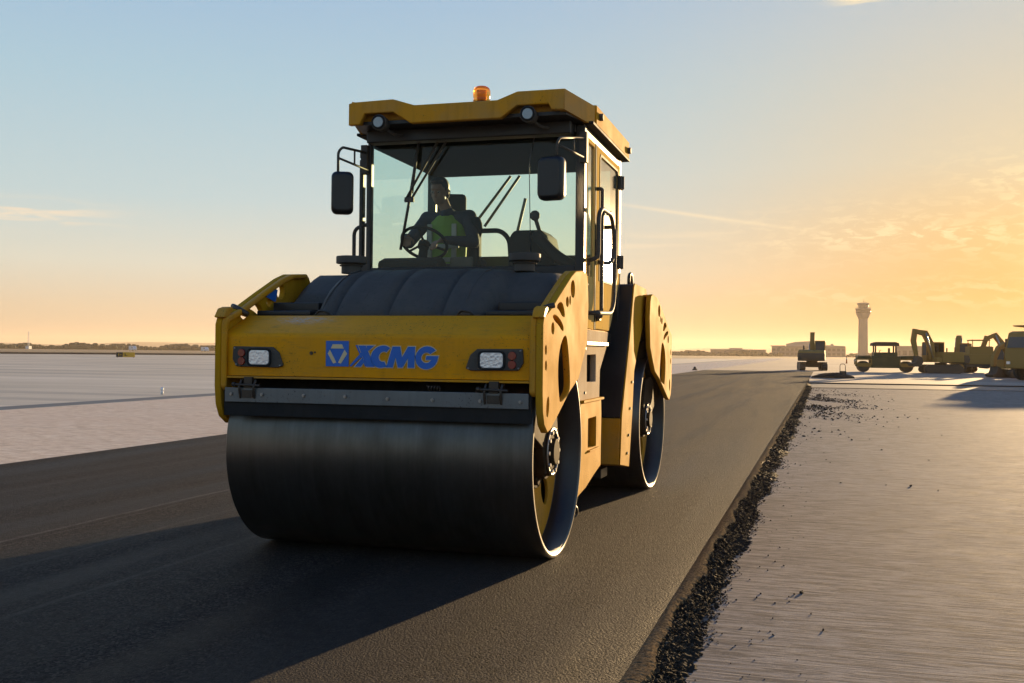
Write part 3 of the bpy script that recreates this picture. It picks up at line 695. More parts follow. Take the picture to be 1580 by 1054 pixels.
# ribbed black bonnet: height profile in y, with bulging centre
def hood():
    prof_c = [(-.36, 1.585), (-.33, 1.63), (-.26, 1.70), (-.15, 1.785), (-.02, 1.86), (.12, 1.915), (.30, 1.95), (.60, 1.968), (.95, 1.99), (1.22, 2.01)]
    prof_s = [(.02, 1.585), (.02, 1.63), (.03, 1.70), (.06, 1.765), (.10, 1.79), (.22, 1.88), (.30, 1.925), (.60, 1.945), (.95, 1.96), (1.22, 1.98)]
    xs = [-.985, -.93, -.88, -.70, -.64, -.60, -.54, -.475, -.45, -.425, -.36, -.24, -.155, -.085, -.06, -.035, .04, .18, .235, .295, .32, .345, .41, .5, .54, .60, .64, .70, .88, .93, .985]
    G = (-.45, -.06, .32)
    vs = []; 
    for x in xs:
        ax = abs(x); u = max(0, min(1, (ax-.58)/.07)); u = u*u*(3-2*u)
        for (yc, zc), (ys_, zs) in zip(prof_c, prof_s):
            y, z = lerp(yc, ys_, u), lerp(zc, zs, u)
            if ax < .6:
                if any(abs(x-g) < .012 for g in G): z -= .030; y += .012
                elif any(.012 < abs(x-g) < .05 for g in G): z += .007
                z += .010*math.cos(x/.6*1.5)
            if ax > .92: z -= (.03 if ax < .95 else .075)*(1 if zs > 1.75 else .3)
            vs.append((x, y, z))
    n = len(prof_c); m = len(xs)
    fs = [(i*n+j, (i+1)*n+j, (i+1)*n+j+1, i*n+j+1) for i in range(m-1) for j in range(n-1)]
    mb = MB(); mb.add(vs, fs, True)
    o = obj('bonnet', mb, 'black_plastic', roller, fixn=True)
    so_ = o.modifiers.new('Solid', 'SOLIDIFY'); so_.thickness = .02; so_.offset = -1
    return o
bon = hood()
rb = MB()
for x in (-.27, .13, .47, -.55):
    rb.tube([(x, -.335, 1.60), (x, -.25, 1.715), (x, -.13, 1.80), (x, .0, 1.873), (x, .14, 1.925), (x, .30, 1.956)], .006, 6, .04)
parts('bonnet_crease', rb, 'black_plastic', bon)
for x in (-.52, .50):
    lt = MB().box(x-.05, x+.04, -.365, -.33, 1.60, 1.625).tube([(x-.06, -.36, 1.60), (x-.03, -.37, 1.635), (x+.03, -.365, 1.625), (x+.06, -.35, 1.60)], .008, 8, .02)
    obj('bonnet_latch', lt, 'dark_steel', bon, bevel=.003)
for s in (1, -1):
    parts('side_shelf', MB().box(min(s*.63, s*1.04), max(s*.63, s*1.04), -.34, .02, 1.60, 1.635).box(min(s*.66, s*1.02), max(s*.66, s*1.02), -.15, .04, 1.64, 1.70), 'black_paint', bon, bevel=.008)
    cp = MB().cyl((s*.68, .42, 1.945), (s*.68, .42, 2.02), .075, .075, 28).cyl((s*.68, .42, 2.02), (s*.68, .42, 2.075), .115, .115, 32).cyl((s*.68, .42, 2.0), (s*.68, .42, 2.01), .09, .09, 28)
    obj('intake_cap', cp, 'black_plastic', roller, bevel=.008)
obj('warning_plate', MB().prism([(-.03, 1.71), (.0, 1.80), (-.10, 1.80), (-.16, 1.74)], 'x', -1.072, -1.066), 'blue_print', roller)

# ---- lower frame below the cab (right and left flank)
def flank(s):
    top = [(1.03, 1.43), (1.05, 1.55), (2.23, 1.55), (2.12, 1.40), (1.86, 1.22), (1.84, .975), (1.10, .93), (.98, 1.18)]
    ob = obj('frame_panel', plate_mesh(top, [rrect(1.33, 1.68, 1.13, 1.35, .012, 2)], s*.90, s*.95, 'x', .005), 'grey_metal', roller)
    low = [(1.06, .975), (1.86, .985), (1.88, .86), (1.865, .42), (1.55, .36), (1.28, .30), (1.02, .27), (.80, .20), (.83, .5)]
    ob2 = obj('frame_panel', plate_mesh(low, [rrect(1.34, 1.66, .60, .84, .012, 2)], s*.905, s*.962, 'x', .005), 'dusty_paint', roller)
    parts('frame_ledge', MB().box(min(s*.93, s*.985), max(s*.93, s*.985), 1.32, 1.70, .575, .59).box(min(s*.94, s*.985), max(s*.94, s*.985), 1.08, 1.88, .975, .995), 'dusty_paint', ob2, bevel=.003)
    obj('frame_step', MB().box(min(s*.93, s*.975), max(s*.93, s*.975), 1.22, 2.1, 1.425, 1.455), 'black_paint', ob, bevel=.003)
    st = MB()
    for z in (1.05, 1.40): st.cyl((s*.95, 1.26, z), (s*.958, 1.26, z), .012, None, 8)
    parts('frame_bolt', st, 'dark_steel', ob)
    obj('tow_ring', MB().tube([(s*.96, .82, .24), (s*.985, .86, .20), (s*.985, .88, .15), (s*.97, .85, .13), (s*.96, .82, .18)], .008, 8, .02), 'dark_steel', ob2)
flank(1); flank(-1)
obj('centre_joint', MB().box(-.35, .35, 1.8, 3.0, .45, 1.1).cyl((0, 2.1, .38), (0, 2.1, 1.3), .16, None, 20).box(-.80, .80, .8, 1.95, .34, .62), 'black_paint', roller, bevel=.01)

# ---- rear module (turned two degrees against the front one)
def rear():
    face = [(2.32, .38), (2.38, .82), (2.69, 1.51), (2.86, 1.98), (2.90, 2.02), (3.45, 2.0), (3.55, 1.86), (3.12, 1.45), (2.90, 1.20), (2.83, .8), (2.70, .33)]
    for s in (1, -1):
        obj('rear_side_frame', plate_mesh(face, [], s*1.026, s*1.04, 'x', .003), 'dusty_paint', roller, REAR)
        bl = MB()
        for y, z in ((2.66, .62), (2.72, .86), (2.60, .46), (2.80, 1.1)): bl.cyl((s*1.04, y, z), (s*1.05, y, z), .014, None, 6)
        parts('side_frame_bolt', bl, 'dark_steel', roller, REAR)
    up = [(2.375, .79), (2.683, 1.51), (2.852, 1.98), (2.89, 2.015), (3.50, 1.98), (3.44, 1.50), (3.1, 1.46), (2.86, 1.2), (2.8, .79)]
    obj('rear_bonnet', MB().prism(up, 'x', -1.025, 1.025), 'black_paint', roller, REAR, bevel=.01)
    lo = [(2.315, .38), (2.37, .785), (2.78, .785), (2.68, .33)]
    obj('rear_crossbeam', MB().prism(lo, 'x', -1.025, 1.025), 'yellow_paint', roller, REAR, bevel=.008)
    obj('rear_belly', MB().box(-.85, .85, 2.40, 2.65, .24, .328), 'black_paint', roller, REAR, bevel=.01)
    for s in (1, -1):
        # rounded engine casing beside the drum
        cs = MB(); rs = []
        for z, w, y0, y1 in ((1.43, .93, 3.40, 4.6), (1.5, .955, 3.42, 4.70), (1.75, .965, 3.46, 4.6), (1.92, .93, 3.50, 4.4), (1.99, .84, 3.52, 4.25)):
            rs.append([(s*w*.6, y0, z), (s*(w-.05), y0, z), (s*w, y0+.07, z), (s*w, y1-.1, z), (s*(w-.1), y1, z), (s*w*.6, y1, z)])
        cs.rings(rs, True, True); obj('engine_casing', cs, 'yellow_paint', roller, REAR, bevel=.01)
        tk = MB().cyl((s*.99, 3.5, 1.28), (s*.99, 3.62, 1.90), .05, .045, 18); obj('casing_tube', tk, 'dark_steel', roller, REAR)
    P = [(4.52, 1.19), (4.52, 1.55), (4.2, 1.62), (4.22, 1.6), (4.49, 1.52), (4.49, 1.2)]
    obj('tail_panel', MB().prism([(4.50, 1.19), (4.50, 1.45), (4.48, 1.48), (4.20, 1.60), (4.18, 1.57), (4.46, 1.45), (4.47, 1.2)], 'x', -1.072, 1.072), 'yellow_paint', roller, REAR, bevel=.006)
    hk = MB().tube([(.96, 3.0, 1.99), (.96, 3.0, 2.10), (.96, 3.07, 2.13), (.96, 3.13, 2.10), (.96, 3.14, 1.99)], .016, 8, .04); obj('lifting_hook', hk, 'dark_steel', roller, REAR)
    hk = MB().tube([(-.96, 3.0, 1.99), (-.96, 3.0, 2.10), (-.96, 3.07, 2.13), (-.96, 3.13, 2.10), (-.96, 3.14, 1.99)], .016, 8, .04); obj('lifting_hook', hk, 'dark_steel', roller, REAR)
rear()

# ---- cab
cabf = MB()
cabf.box(.872, .945, 1.20, 1.27, 1.93, 3.16)                     # right front post
cabf.box(-.905, -.875, 1.20, 1.26, 1.93, 3.16)                   # slim left front post
cabf.box(-.875, .872, 1.19, 1.26, 3.10, 3.17).box(-.875, .872, 1.20, 1.26, 1.97, 2.055)
for s in (1, -1):
    cabf.box(min(s*.86, s*.945), max(s*.86, s*.945), 2.70, 2.80, 1.55, 3.16)
    cabf.box(min(s*.88, s*.94), max(s*.88, s*.94), 1.27, 2.70, 3.09, 3.16)
cabf.box(-.86, .86, 2.72, 2.80, 3.07, 3.16).box(-.86, .86, 2.72, 2.80, 1.5, 2.28)
cabf.box(-.03, .0, 2.73, 2.78, 2.28, 3.07) if False else None
cab = obj('cab_frame', cabf, 'black_paint', roller, bevel=.008)
parts('cab_floor', MB().box(-.89, .89, 1.22, 2.7, 1.46, 1.54).box(-.86, .86, 1.26, 1.40, 1.54, 1.98), 'interior', roller, bevel=.01)
obj('headliner', MB().box(-.88, .88, 1.262, 2.715, 3.06, 3.09), 'headliner', roller, bevel=.005)
obj('windscreen', MB().box(-.874, .871, 1.215, 1.222, 2.056, 3.099), 'tinted_glass', roller)
obj('rear_window', MB().box(-.859, .859, 2.755, 2.762, 2.281, 3.069), 'tinted_glass', roller)
# left wall: door post, lower panel, glass
lw = MB().box(-.95, -.90, 1.27, 2.70, 1.54, 1.95).box(-.945, -.905, 1.262, 1.30, 1.95, 3.09); parts('left_wall', lw, 'black_paint', roller, bevel=.006)
obj('left_window', MB().box(-.93, -.924, 1.302, 2.698, 1.952, 3.088), 'tinted_glass', roller)
# right wall: corner pane and door
obj('corner_pane', MB().box(.926, .932, 1.272, 1.60, 1.95, 3.088), 'door_glass', roller)
obj('corner_panel', plate_mesh([(1.272, 1.56), (1.60, 1.56), (1.60, 3.088), (1.272, 3.088)], [rrect(1.30, 1.57, 1.98, 3.05, .02, 2)], .918, .948, 'x', .003), 'sunlit_paint', roller)
door = empty('door', (0, 0, 0)); door.parent = roller
dp = [(1.625, 1.56), (1.625, 3.085), (2.69, 3.085), (2.69, 2.02), (2.58, 1.90), (2.28, 1.60), (2.22, 1.56)]
obj('door_frame', plate_mesh(dp, [[(1.76, 1.98), (1.76, 2.99), (1.79, 3.02), (2.55, 3.02), (2.58, 2.99), (2.58, 2.06), (2.50, 1.98)]], .915, .955, 'x', .006), 'sunlit_paint', door)
obj('door_glass', MB().box(.940, .946, 1.74, 2.60, 1.96, 3.04), 'door_glass', door)
obj('door_seal', plate_mesh([(1.745, 1.965), (1.745, 3.0), (1.78, 3.035), (2.56, 3.035), (2.595, 3.0), (2.595, 2.05), (2.51, 1.965)],
    [[(1.765, 1.985), (1.765, 2.985), (1.795, 3.015), (2.545, 3.015), (2.575, 2.985), (2.575, 2.065), (2.50, 1.985)]], .950, .960, 'x', .001), 'rubber', door)
for z in (2.93, 2.20):
    obj('hinge', MB().box(.952, .985, 2.60, 2.70, z-.06, z+.06).cyl((.985, 2.65, z-.06), (.985, 2.65, z+.06), .018, None, 12), 'black_plastic', door, bevel=.005)
parts('door_lock', MB().box(.952, .99, 1.60, 1.70, 2.16, 2.30).cyl((.952, 2.06, 2.575), (1.0, 2.06, 2.575), .02, None, 14).box(.955, .985, 1.64, 1.72, 1.63, 1.72), 'black_plastic', door, bevel=.006)
obj('door_gap_trim', MB().box(.935, .953, 1.602, 1.622, 1.56, 3.088), 'rubber', roller)
obj('lower_cab_panel', plate_mesh([(1.20, 1.55), (1.20, 1.93), (1.27, 1.95), (1.60, 1.95), (1.60, 1.56), (2.25, 1.56), (2.14, 1.46), (1.10, 1.46)], [], .905, .938, 'x', .004), 'dusty_paint', roller)
# grab rails, right
gr = MB().tube([(.955, 1.30, 2.10), (1.04, 1.30, 2.12), (1.04, 1.30, 2.46), (1.04, 1.42, 2.53), (1.04, 1.82, 2.53), (1.04, 1.95, 2.42), (1.04, 1.95, 2.22), (1.04, 1.86, 2.12), (.955, 1.70, 2.12)], .018, 12, .09)
obj('grab_rail', gr, 'black_plastic', roller)
gr = MB().tube([(.955, 1.96, 2.44), (1.05, 1.95, 2.44), (1.05, 1.93, 1.80), (1.05, 1.80, 1.70), (1.05, 1.25, 1.68), (.95, 1.25, 1.68)], .018, 12, .08)
obj('grab_rail', gr, 'black_plastic', roller)
gr = MB().tube([(.955, 1.64, 2.72), (1.0, 1.64, 2.72), (1.0, 1.64, 1.66), (.955, 1.64, 1.66)], .016, 10, .03); obj('door_bar', gr, 'black_plastic', roller)
# left: handrail loop and upright
gr = MB().tube([(-.93, 1.30, 2.05), (-1.07, 1.30, 2.05), (-1.07, 1.30, 2.40), (-.95, 1.30, 2.43)], .016, 10, .09); obj('grab_rail', gr, 'black_plastic', roller)
obj('left_upright', MB().box(-1.02, -.985, 1.28, 1.34, 2.0, 2.98), 'black_paint', roller, bevel=.008)
parts('left_hinge', MB().box(-1.0, -.90, 1.22, 1.30, 2.03, 2.14).box(-.99, -.90, 1.22, 1.30, 2.98, 3.04), 'black_plastic', roller, bevel=.006)

# roof: front visor with two raised shoulders and lamp recesses (profile in x, z)
vis = [(-.90, 3.165), (-.90, 3.335), (-.86, 3.345), (-.52, 3.352), (-.34, 3.295), (.34, 3.295), (.50, 3.352), (.87, 3.352), (.87, 3.195), (.77, 3.20), (.745, 3.245), (.50, 3.245),
       (.37, 3.155), (-.37, 3.155), (-.52, 3.25), (-.76, 3.25), (-.79, 3.195), (-.80, 3.165)]
roof = obj('roof', MB().prism([(-.86, .90), (.86, .90), (.985, 1.34), (1.0, 2.86), (-1.0, 2.86), (-.985, 1.34)], 'z', 3.20, 3.285), 'yellow_paint', roller, bevel=.02)
obj('visor', plate_mesh(vis, [], .80, .86, 'y', .008), 'yellow_paint', roof)
parts('visor_top', MB().prism([(-.86, 3.28), (-.86, 3.343), (-.52, 3.348), (-.36, 3.287), (-.36, 3.28)], 'y', .858, 1.6).prism([(.36, 3.28), (.36, 3.287), (.50, 3.348), (.86, 3.348), (.86, 3.28)], 'y', .858, 1.6), 'yellow_paint', roof, bevel=.008)
for s in (1, -1):
    c0 = MB(); x0, x1 = s*.872, s*1.0; v = []
    zt0, zt1, zb0, zb1 = 3.350, 3.325, 3.195, 3.165
    for x, y, zt, zb in ((x0, .802, zt0, zb0), (x1, 1.30, zt1, zb1), (x1-s*.05, 1.31, zt1, zb1), (x0-s*.05, .86, zt0, zb0)): v += [(x, y, zb), (x, y, zt)]
    c0.add(v, [(0, 2, 3, 1), (2, 4, 5, 3), (4, 6, 7, 5), (6, 0, 1, 7), (1, 3, 5, 7), (0, 6, 4, 2)])
    obj('visor_corner', c0, 'yellow_paint', roof)
    obj('roof_rail', MB().box(min(s*.965, s*1.008), max(s*.965, s*1.008), 1.34, 2.87, 3.19, 3.345), 'dusty_paint', roof, bevel=.01)
    obj('roof_trim', MB().box(min(s*.93, s*1.012), max(s*.93, s*1.012), 1.20, 2.88, 3.163, 3.186), 'rubber', roof, bevel=.004)
    kb = MB().cyl((s*1.008, 1.46, 3.27), (s*1.04, 1.46, 3.27), .03, None, 12).cyl((s*1.008, 2.78, 3.25), (s*1.04, 2.78, 3.25), .03, None, 12)
    parts('roof_knob', kb, 'black_plastic', roof, bevel=.004)
obj('roof_underside', MB().prism([(-.87, .87), (.87, .87), (.97, 1.30), (.97, 2.84), (-.97, 2.84), (-.97, 1.30)], 'z', 3.12 if False else 3.172, 3.199), 'black_paint', roof)
obj('header', MB().box(-.86, .86, 1.06, 1.188, 3.07, 3.17), 'black_paint', roof, bevel=.01)
for x, z in ((-.64, 3.175), (.585, 3.175)):
    wl = MB().cyl((x, .90, z), (x, .80, z), .058, .064, 24).box(x-.02, x+.02, .86, .90, z, z+.03).tube([(x, .9, z-.01), (x+.06, .95, z-.07), (x+.10, 1.05, z-.06)], .012, 8, .05)
    w = obj('work_light', wl, 'black_plastic', roof, bevel=.004)
    obj('lens', MB().cyl((x, .80, z), (x, .790, z), .047, .040, 24), 'work_lens', w)
    obj('rim', MB().lathe([(-.795, .046), (-.795, .055), (-.812, .055), (-.812, .046)] if False else [(.788, .046), (.788, .056), (.80, .056), (.80, .046)], (x, 0, z), 'y', 24, True), 'rubber', w)
bc = obj('beacon', MB().cyl((.12, 1.10, 3.285), (.12, 1.10, 3.36), .062, .062, 24), 'black_plastic', roof, bevel=.004)
pr = [(3.36, .0), (3.36, .066), (3.375, .07), (3.385, .064), (3.395, .069), (3.42, .071), (3.45, .070), (3.47, .062), (3.482, .045), (3.487, .0)]
obj('beacon_lens', MB().lathe([(z, max(r_, .001)) for z, r_ in pr], (.12, 1.10, 0), 'z', 28), 'amber', bc)
obj('beacon_reflector', MB().cyl((.12, 1.10, 3.37), (.12, 1.10, 3.45), .03, .035, 16), 'amber_core', bc)

# mirrors
def mirror(x, y, z, w, h, yaw, arm):
    M = Matrix.Translation((x, y, z)) @ Matrix.Rotation(yaw, 4, 'Z')
    mb = MB(); rs = []
    for d, k in ((-.045, .80), (-.040, .92), (-.01, 1.0), (.035, 1.0), (.042, .96)):
        rs.append([(px*k, d, pz*k) for px, pz in rrect(-w/2, w/2, -h/2, h/2, .045, 5)])
    mb.rings(rs, True, True); mm = obj('mirror', mb, 'mirror_black', roller, M)
    obj('mirror_glass', MB().prism(rrect(-w/2+.012, w/2-.012, -h/2+.012, h/2-.012, .04, 5), 'y', .0425, .046), 'chrome', mm, M)
    a = MB()
    for P, r in arm: a.tube(P, r, 8, .03)
    obj('mirror_arm', a, 'black_plastic', mm)
mirror(.80, .70, 2.66, .205, .325, R(-10), [([(.95, 1.24, 3.06), (.86, .72, 2.965), (.845, .70, 2.93), (.835, .70, 2.80)], .010), ([(.95, 1.24, 2.90), (.85, .70, 2.91)], .009), ([(.905, .98, 3.01), (.905, .98, 2.905)], .007)])
mirror(-.935, .78, 2.62, .175, .34, R(24), [([(-.91, 1.24, 3.02), (-.95, .80, 2.99), (-.975, .78, 2.95), (-.975, .78, 2.78)], .011), ([(-.90, 1.24, 2.87), (-.97, .78, 2.90)], .010), ([(-.935, 1.0, 3.0), (-.935, 1.0, 2.88)], .008)])
obj('mirror_bracket', MB().box(.905, .965, 1.17, 1.24, 2.86, 3.10), 'black_plastic', roller, bevel=.005)
obj('mirror_bracket', MB().box(-.96, -.90, 1.17, 1.24, 2.84, 3.08), 'black_plastic', roller, bevel=.005)

# wipers
wp = MB().tube([(-.155, 1.16, 3.14), (-.50, 1.175, 2.62)], .010, 6).tube([(-.235, 1.16, 3.14), (-.56, 1.175, 2.60)], .010, 6).tube([(-.45, 1.19, 3.08), (-.52, 1.185, 2.63), (-.60, 1.19, 2.20)], .012, 6).box(-.56, -.48, 1.165, 1.185, 2.59, 2.63)
wp.tube([(-.44, 1.17, 3.12), (-.49, 1.17, 2.66)], .006, 6)
parts('wiper', wp, 'black_plastic', roller)
wp = MB().tube([(-.13, 2.80, 3.06), (-.48, 2.80, 2.62)], .014, 6).tube([(-.04, 2.80, 3.06), (-.39, 2.80, 2.58)], .014, 6).tube([(.02, 2.80, 2.84), (-.11, 2.80, 2.30)], .016, 6)
parts('rear_wiper', wp, 'black_plastic', roller)
obj('windscreen_line', MB().tube([(.53, 1.21, 3.09), (.49, 1.21, 2.85), (.51, 1.21, 2.06)], .0035, 6), 'bar_steel', roller)  # thin pale line down the right part of the windscreen

# cab interior
def seat(x, y, yaw):
    M = Matrix.Translation((x, y, 1.54)) @ Matrix.Rotation(yaw, 4, 'Z')
    st = obj('operator_seat', MB().box(-.16, .16, -.15, .15, 0, .28), 'interior', roller, M, bevel=.02)
    obj('cushion', MB().box(-.25, .25, -.26, .22, .29, .42), 'seat_fabric', st, M, bevel=.04, seg=3)
    obj('backrest', MB().prism([(.20, .38), (.33, .98), (.38, 1.04), (.44, 1.02), (.33, .38)], 'x', -.23, .23), 'seat_fabric', st, M, bevel=.03, seg=3)
    obj('headrest', MB().box(-.14, .14, .37, .47, 1.06, 1.32), 'seat_fabric', st, M, bevel=.04, seg=3)
    for s in (1, -1): obj('armrest', MB().box(min(s*.26, s*.33), max(s*.26, s*.33), -.2, .25, .58, .65), 'seat_fabric', st, M, bevel=.025)
seat(-.50, 2.12, R(18))
obj('handle_loop', MB().tube([(-.17, 2.0, 2.44), (.02, 2.0, 2.44), (.10, 2.0, 2.36), (.12, 2.0, 2.10)], .022, 10, .08), 'interior', roller)
obj('backrest_post', MB().box(-.27, -.17, 1.95, 2.05, 1.54, 2.44).ell((-.22, 2.0, 2.46), (.07, .06, .12)), 'interior', roller, bevel=.02)
cs = MB().prism([(.14, 1.54), (.16, 2.34), (.20, 2.41), (.44, 2.41), (.50, 2.36), (.56, 2.1), (.80, 1.95), (.80, 1.54)], 'y', 1.75, 2.15); con = obj('control_console', cs, 'interior', roller, bevel=.03)
obj('joystick', MB().cyl((.44, 1.8, 2.36), (.40, 1.76, 2.50), .018, None, 10).ell((.395, 1.755, 2.53), (.045, .04, .045)), 'black_plastic', con)
obj('armrest_bar', MB().tube([(.42, 1.7, 2.36), (.60, 1.6, 2.18), (.84, 1.45, 2.04)], .05, 10, .1), 'interior', con)
sw = MB(); c0 = Vector((-.56, 1.63, 2.30)); tilt = Matrix.Rotation(R(-38), 3, 'X'); rp_ = []
for i in range(33):
    a = 2*math.pi*i/32; rp_.append(c0+tilt @ Vector((.20*math.cos(a), .20*math.sin(a), 0)))
sw.tube(rp_, .014, 8)
for a in (R(-90), R(30), R(150)): sw.tube([c0, c0+tilt @ Vector((.2*math.cos(a), .2*math.sin(a), 0))], .011, 8)
sw.cyl(c0, c0+tilt @ Vector((0, 0, -.05)), .05, None, 16); sw.cyl(c0, (-.56, 1.45, 1.75), .035, .06, 12)
obj('steering_wheel', sw, 'interior', roller)
obj('dashboard', MB().prism([(1.30, 1.54), (1.30, 2.12), (1.42, 2.16), (1.60, 2.06), (1.60, 1.54)], 'x', -.86, -.30), 'interior', roller, bevel=.03)
obj('dash_screen', MB().box(-.26, -.06, 1.45, 1.48, 2.0, 2.16), 'black_plastic', roller, bevel=.01)

# ------------------------------------------------------------------ people (bodies fused by voxel remesh)
def capsule(mb, a, b, ra, rb, n=12):
    a = Vector(a); b = Vector(b); mb.cyl(a, b, ra, rb, n); mb.ell(a, (ra,)*3, n, 8); mb.ell(b, (rb,)*3, n, 8)
def fuse(mb, name, m, parent, voxel, M=None, it=4):
    me = bpy.data.meshes.new(name); me.from_pydata(mb.v, [], mb.f)
    o = bpy.data.objects.new(name, me); COL.objects.link(o)
    r = o.modifiers.new('r', 'REMESH'); r.mode = 'VOXEL'; r.voxel_size = voxel; r.use_smooth_shade = True
    sm = o.modifiers.new('s', 'SMOOTH'); sm.iterations = it; sm.factor = .5
    dg = bpy.context.evaluated_depsgraph_get(); m2 = bpy.data.meshes.new_from_object(o.evaluated_get(dg)); bpy.data.objects.remove(o)
    m2.name = name
    if M is not None: m2.transform(M)
    return obj(name, m2, m, parent)
def hand(mb, w, d, palm, grip=.6, side=1):
    """palm box at wrist w along d, palm normal 'palm'; four unequal curled fingers and a thumb from the side"""
    w = Vector(w); d = Vector(d).normalized(); pn = Vector(palm).normalized(); sd_ = d.cross(pn).normalized()
    capsule(mb, w, w+d*.03, .024, .026)
    for k in range(4):
        off = sd_*(k-1.5)*.019; r_ = .0098
        capsule(mb, w+d*.01+off*.8, w+d*.085+off, .014, .011, 8)
        L = (.038, .043, .040, .032)[k]; p = w+d*.09+off; dd = d; 
        for j in range(3):
            ang = grip*(.7+.35*j); dd = (dd*math.cos(ang)+pn*math.sin(ang)).normalized(); q = p+dd*L*(1, .7, .55)[j]; capsule(mb, p, q, r_, r_*.92, 8); p = q
            pn2 = pn
    t0 = w+d*.025+sd_*side*.028; t1 = t0+(d*.6+sd_*side*.7+pn*.35).normalized()*.045; t2 = t1+(d*.7+pn*.7).normalized()*.032
    capsule(mb, t0, t1, .014, .011, 8); capsule(mb, t1, t2, .011, .009, 8)
def head(mb, c, face, s=1.):
    """head with brow, nose, ears, chin; face = unit direction"""
    c = Vector(c); f = Vector(face).normalized(); up = Vector((0, 0, 1)); up = (up-f*up.dot(f)).normalized(); sd_ = f.cross(up)
    M3 = Matrix((sd_, f, up)).transposed()
    def e(x, y, z, rx, ry, rz): mb.ell(c+M3 @ Vector((x*s, y*s, z*s)), (rx*s, ry*s, rz*s), 14, 10, M3)
    e(0, -.01, .025, .077, .096, .098); e(0, .02, -.045, .060, .072, .072); e(0, .055, -.095, .030, .026, .022)
    e(0, .088, -.012, .013, .020, .030); e(0, .101, -.028, .015, .013, .011); e(0, .074, .032, .052, .020, .012)
    e(0, .082, -.060, .026, .013, .008); e(0, .080, -.072, .022, .013, .007)
    for q in (1, -1): e(.079*q, -.008, -.008, .010, .020, .032); e(.034*q, .055, -.03, .024, .022, .02)
    return M3
def seated_driver():
    H = Vector
    root = empty('person', (OX-.50, OY+2.0, 1.96), label='driver in a yellow-green vest seated behind the windscreen of the big roller', cat='person')
    T = Matrix.Translation((-.50-0, 2.0-0, 1.96)).inverted()      # roller-local -> person-local
    pel = H((-.50, 2.06, 2.02)); che = H((-.50, 2.08, 2.42)); nk = H((-.50, 2.04, 2.62)); hd = H((-.55, 1.97, 2.80)); face = (-.12, -1, -.28)
    shR = H((-.30, 2.06, 2.57)); shL = H((-.71, 2.10, 2.57)); elR = H((-.20, 1.90, 2.33)); elL = H((-.82, 1.92, 2.34)); wrR = H((-.40, 1.68, 2.33)); wrL = H((-.745, 1.68, 2.36))
    hipR, hipL = H((-.40, 2.05, 2.0)), H((-.60, 2.05, 2.0)); kR, kL = H((-.34, 1.62, 2.05)), H((-.70, 1.62, 2.05)); aR, aL = H((-.36, 1.55, 1.66)), H((-.70, 1.55, 1.66))
    b = MB(); M3 = head(b, hd, face); capsule(b, nk, hd+H((0, .03, -.05)), .052, .055)
    capsule(b, che+H((0, 0, .12)), nk, .085, .055); b.ell(che, (.16, .10, .22), 16, 10); b.ell(pel, (.16, .12, .14), 16, 10); capsule(b, pel, che, .13, .14)
    for sh, el, wr_, g in ((shR, elR, wrR, 1), (shL, elL, wrL, -1)):
        capsule(b, che+H((.04*g, 0, .13)), sh, .06, .055); capsule(b, sh, el, .048, .038); capsule(b, el, wr_, .038, .026)
        hand(b, wr_, (-.25*g, -.55, -.15), (0, -.2, -1), .75, -g)
    for hp, kn, an in ((hipR, kR, aR), (hipL, kL, aL)):
        capsule(b, hp, kn, .08, .058); capsule(b, kn, an, .055, .04); capsule(b, an, an+H((0, -.13, -.05)), .038, .032)
    body = fuse(b, 'body', 'skin', root, .0065, T, 3)
    j = MB(); capsule(j, che+H((0, 0, .12)), nk+H((0, 0, -.02)), .10, .072); j.ell(che, (.185, .125, .235), 18, 12); capsule(j, pel+H((0, 0, .03)), che, .155, .165); j.ell(pel, (.175, .14, .12), 16, 10)
    for sh, el, wr_, g in ((shR, elR, wrR, 1), (shL, elL, wrL, -1)):
        capsule(j, che+H((.04*g, 0, .12)), sh, .085, .075); capsule(j, sh, el, .070, .056); capsule(j, el, el.lerp(wr_, .93), .056, .038)
    fuse(j, 'jacket', 'jacket_blue', root, .010, T, 3)
    v = MB(); v.ell(che+H((0, 0, .0)), (.195, .138, .22), 20, 12); capsule(v, pel+H((0, 0, .10)), che, .168, .176); capsule(v, che+H((0, .0, .1)), che+H((0, 0, .15)), .125, .09)
    vest = fuse(v, 'vest', 'hi_vis', root, .010, T, 3)
    tp = MB()
    for x in (-.62, -.39): tp.box(x-.022, x+.022, 1.905, 1.928, 2.12, 2.50)
    tp.box(-.66, -.34, 1.898, 1.912, 2.16, 2.20); tp.box(-.66, -.34, 1.898, 1.912, 2.28, 2.32); tp.xf(T)
    parts('reflective_tape', tp, 'reflective_tape', vest, bevel=.005)
    tr = MB()
    for hp, kn, an in ((hipR, kR, aR), (hipL, kL, aL)): capsule(tr, hp, kn, .098, .074); capsule(tr, kn, an, .070, .056)
    tr.ell(pel+H((0, 0, -.02)), (.175, .145, .11), 16, 10); fuse(tr, 'trousers', 'trousers', root, .012, T, 3)
    h = MB(); M3b = M3
    h.ell(hd+M3b @ H((0, -.022, .035)), (.084, .096, .099), 16, 12, M3b); h.ell(hd+M3b @ H((0, -.045, -.01)), (.080, .066, .085), 16, 12, M3b); h.ell(hd+M3b @ H((0, .035, .095)), (.062, .055, .030), 14, 10, M3b)
    fuse(h, 'hair', 'hair', root, .006, T, 3)
    ey = MB()
    for q in (1, -1): ey.ell(hd+M3b @ H((.032*q, .080, .004)), (.014, .009, .010), 12, 8, M3b)
    ey.xf(T); parts('eye', ey, 'eye_white', root)
    pu = MB()
    for q in (1, -1): pu.ell(hd+M3b @ H((.032*q, .0885, .003)), (.006, .004, .006), 10, 6, M3b)
    pu.xf(T); parts('pupil', pu, 'hair', root)
seated_driver()
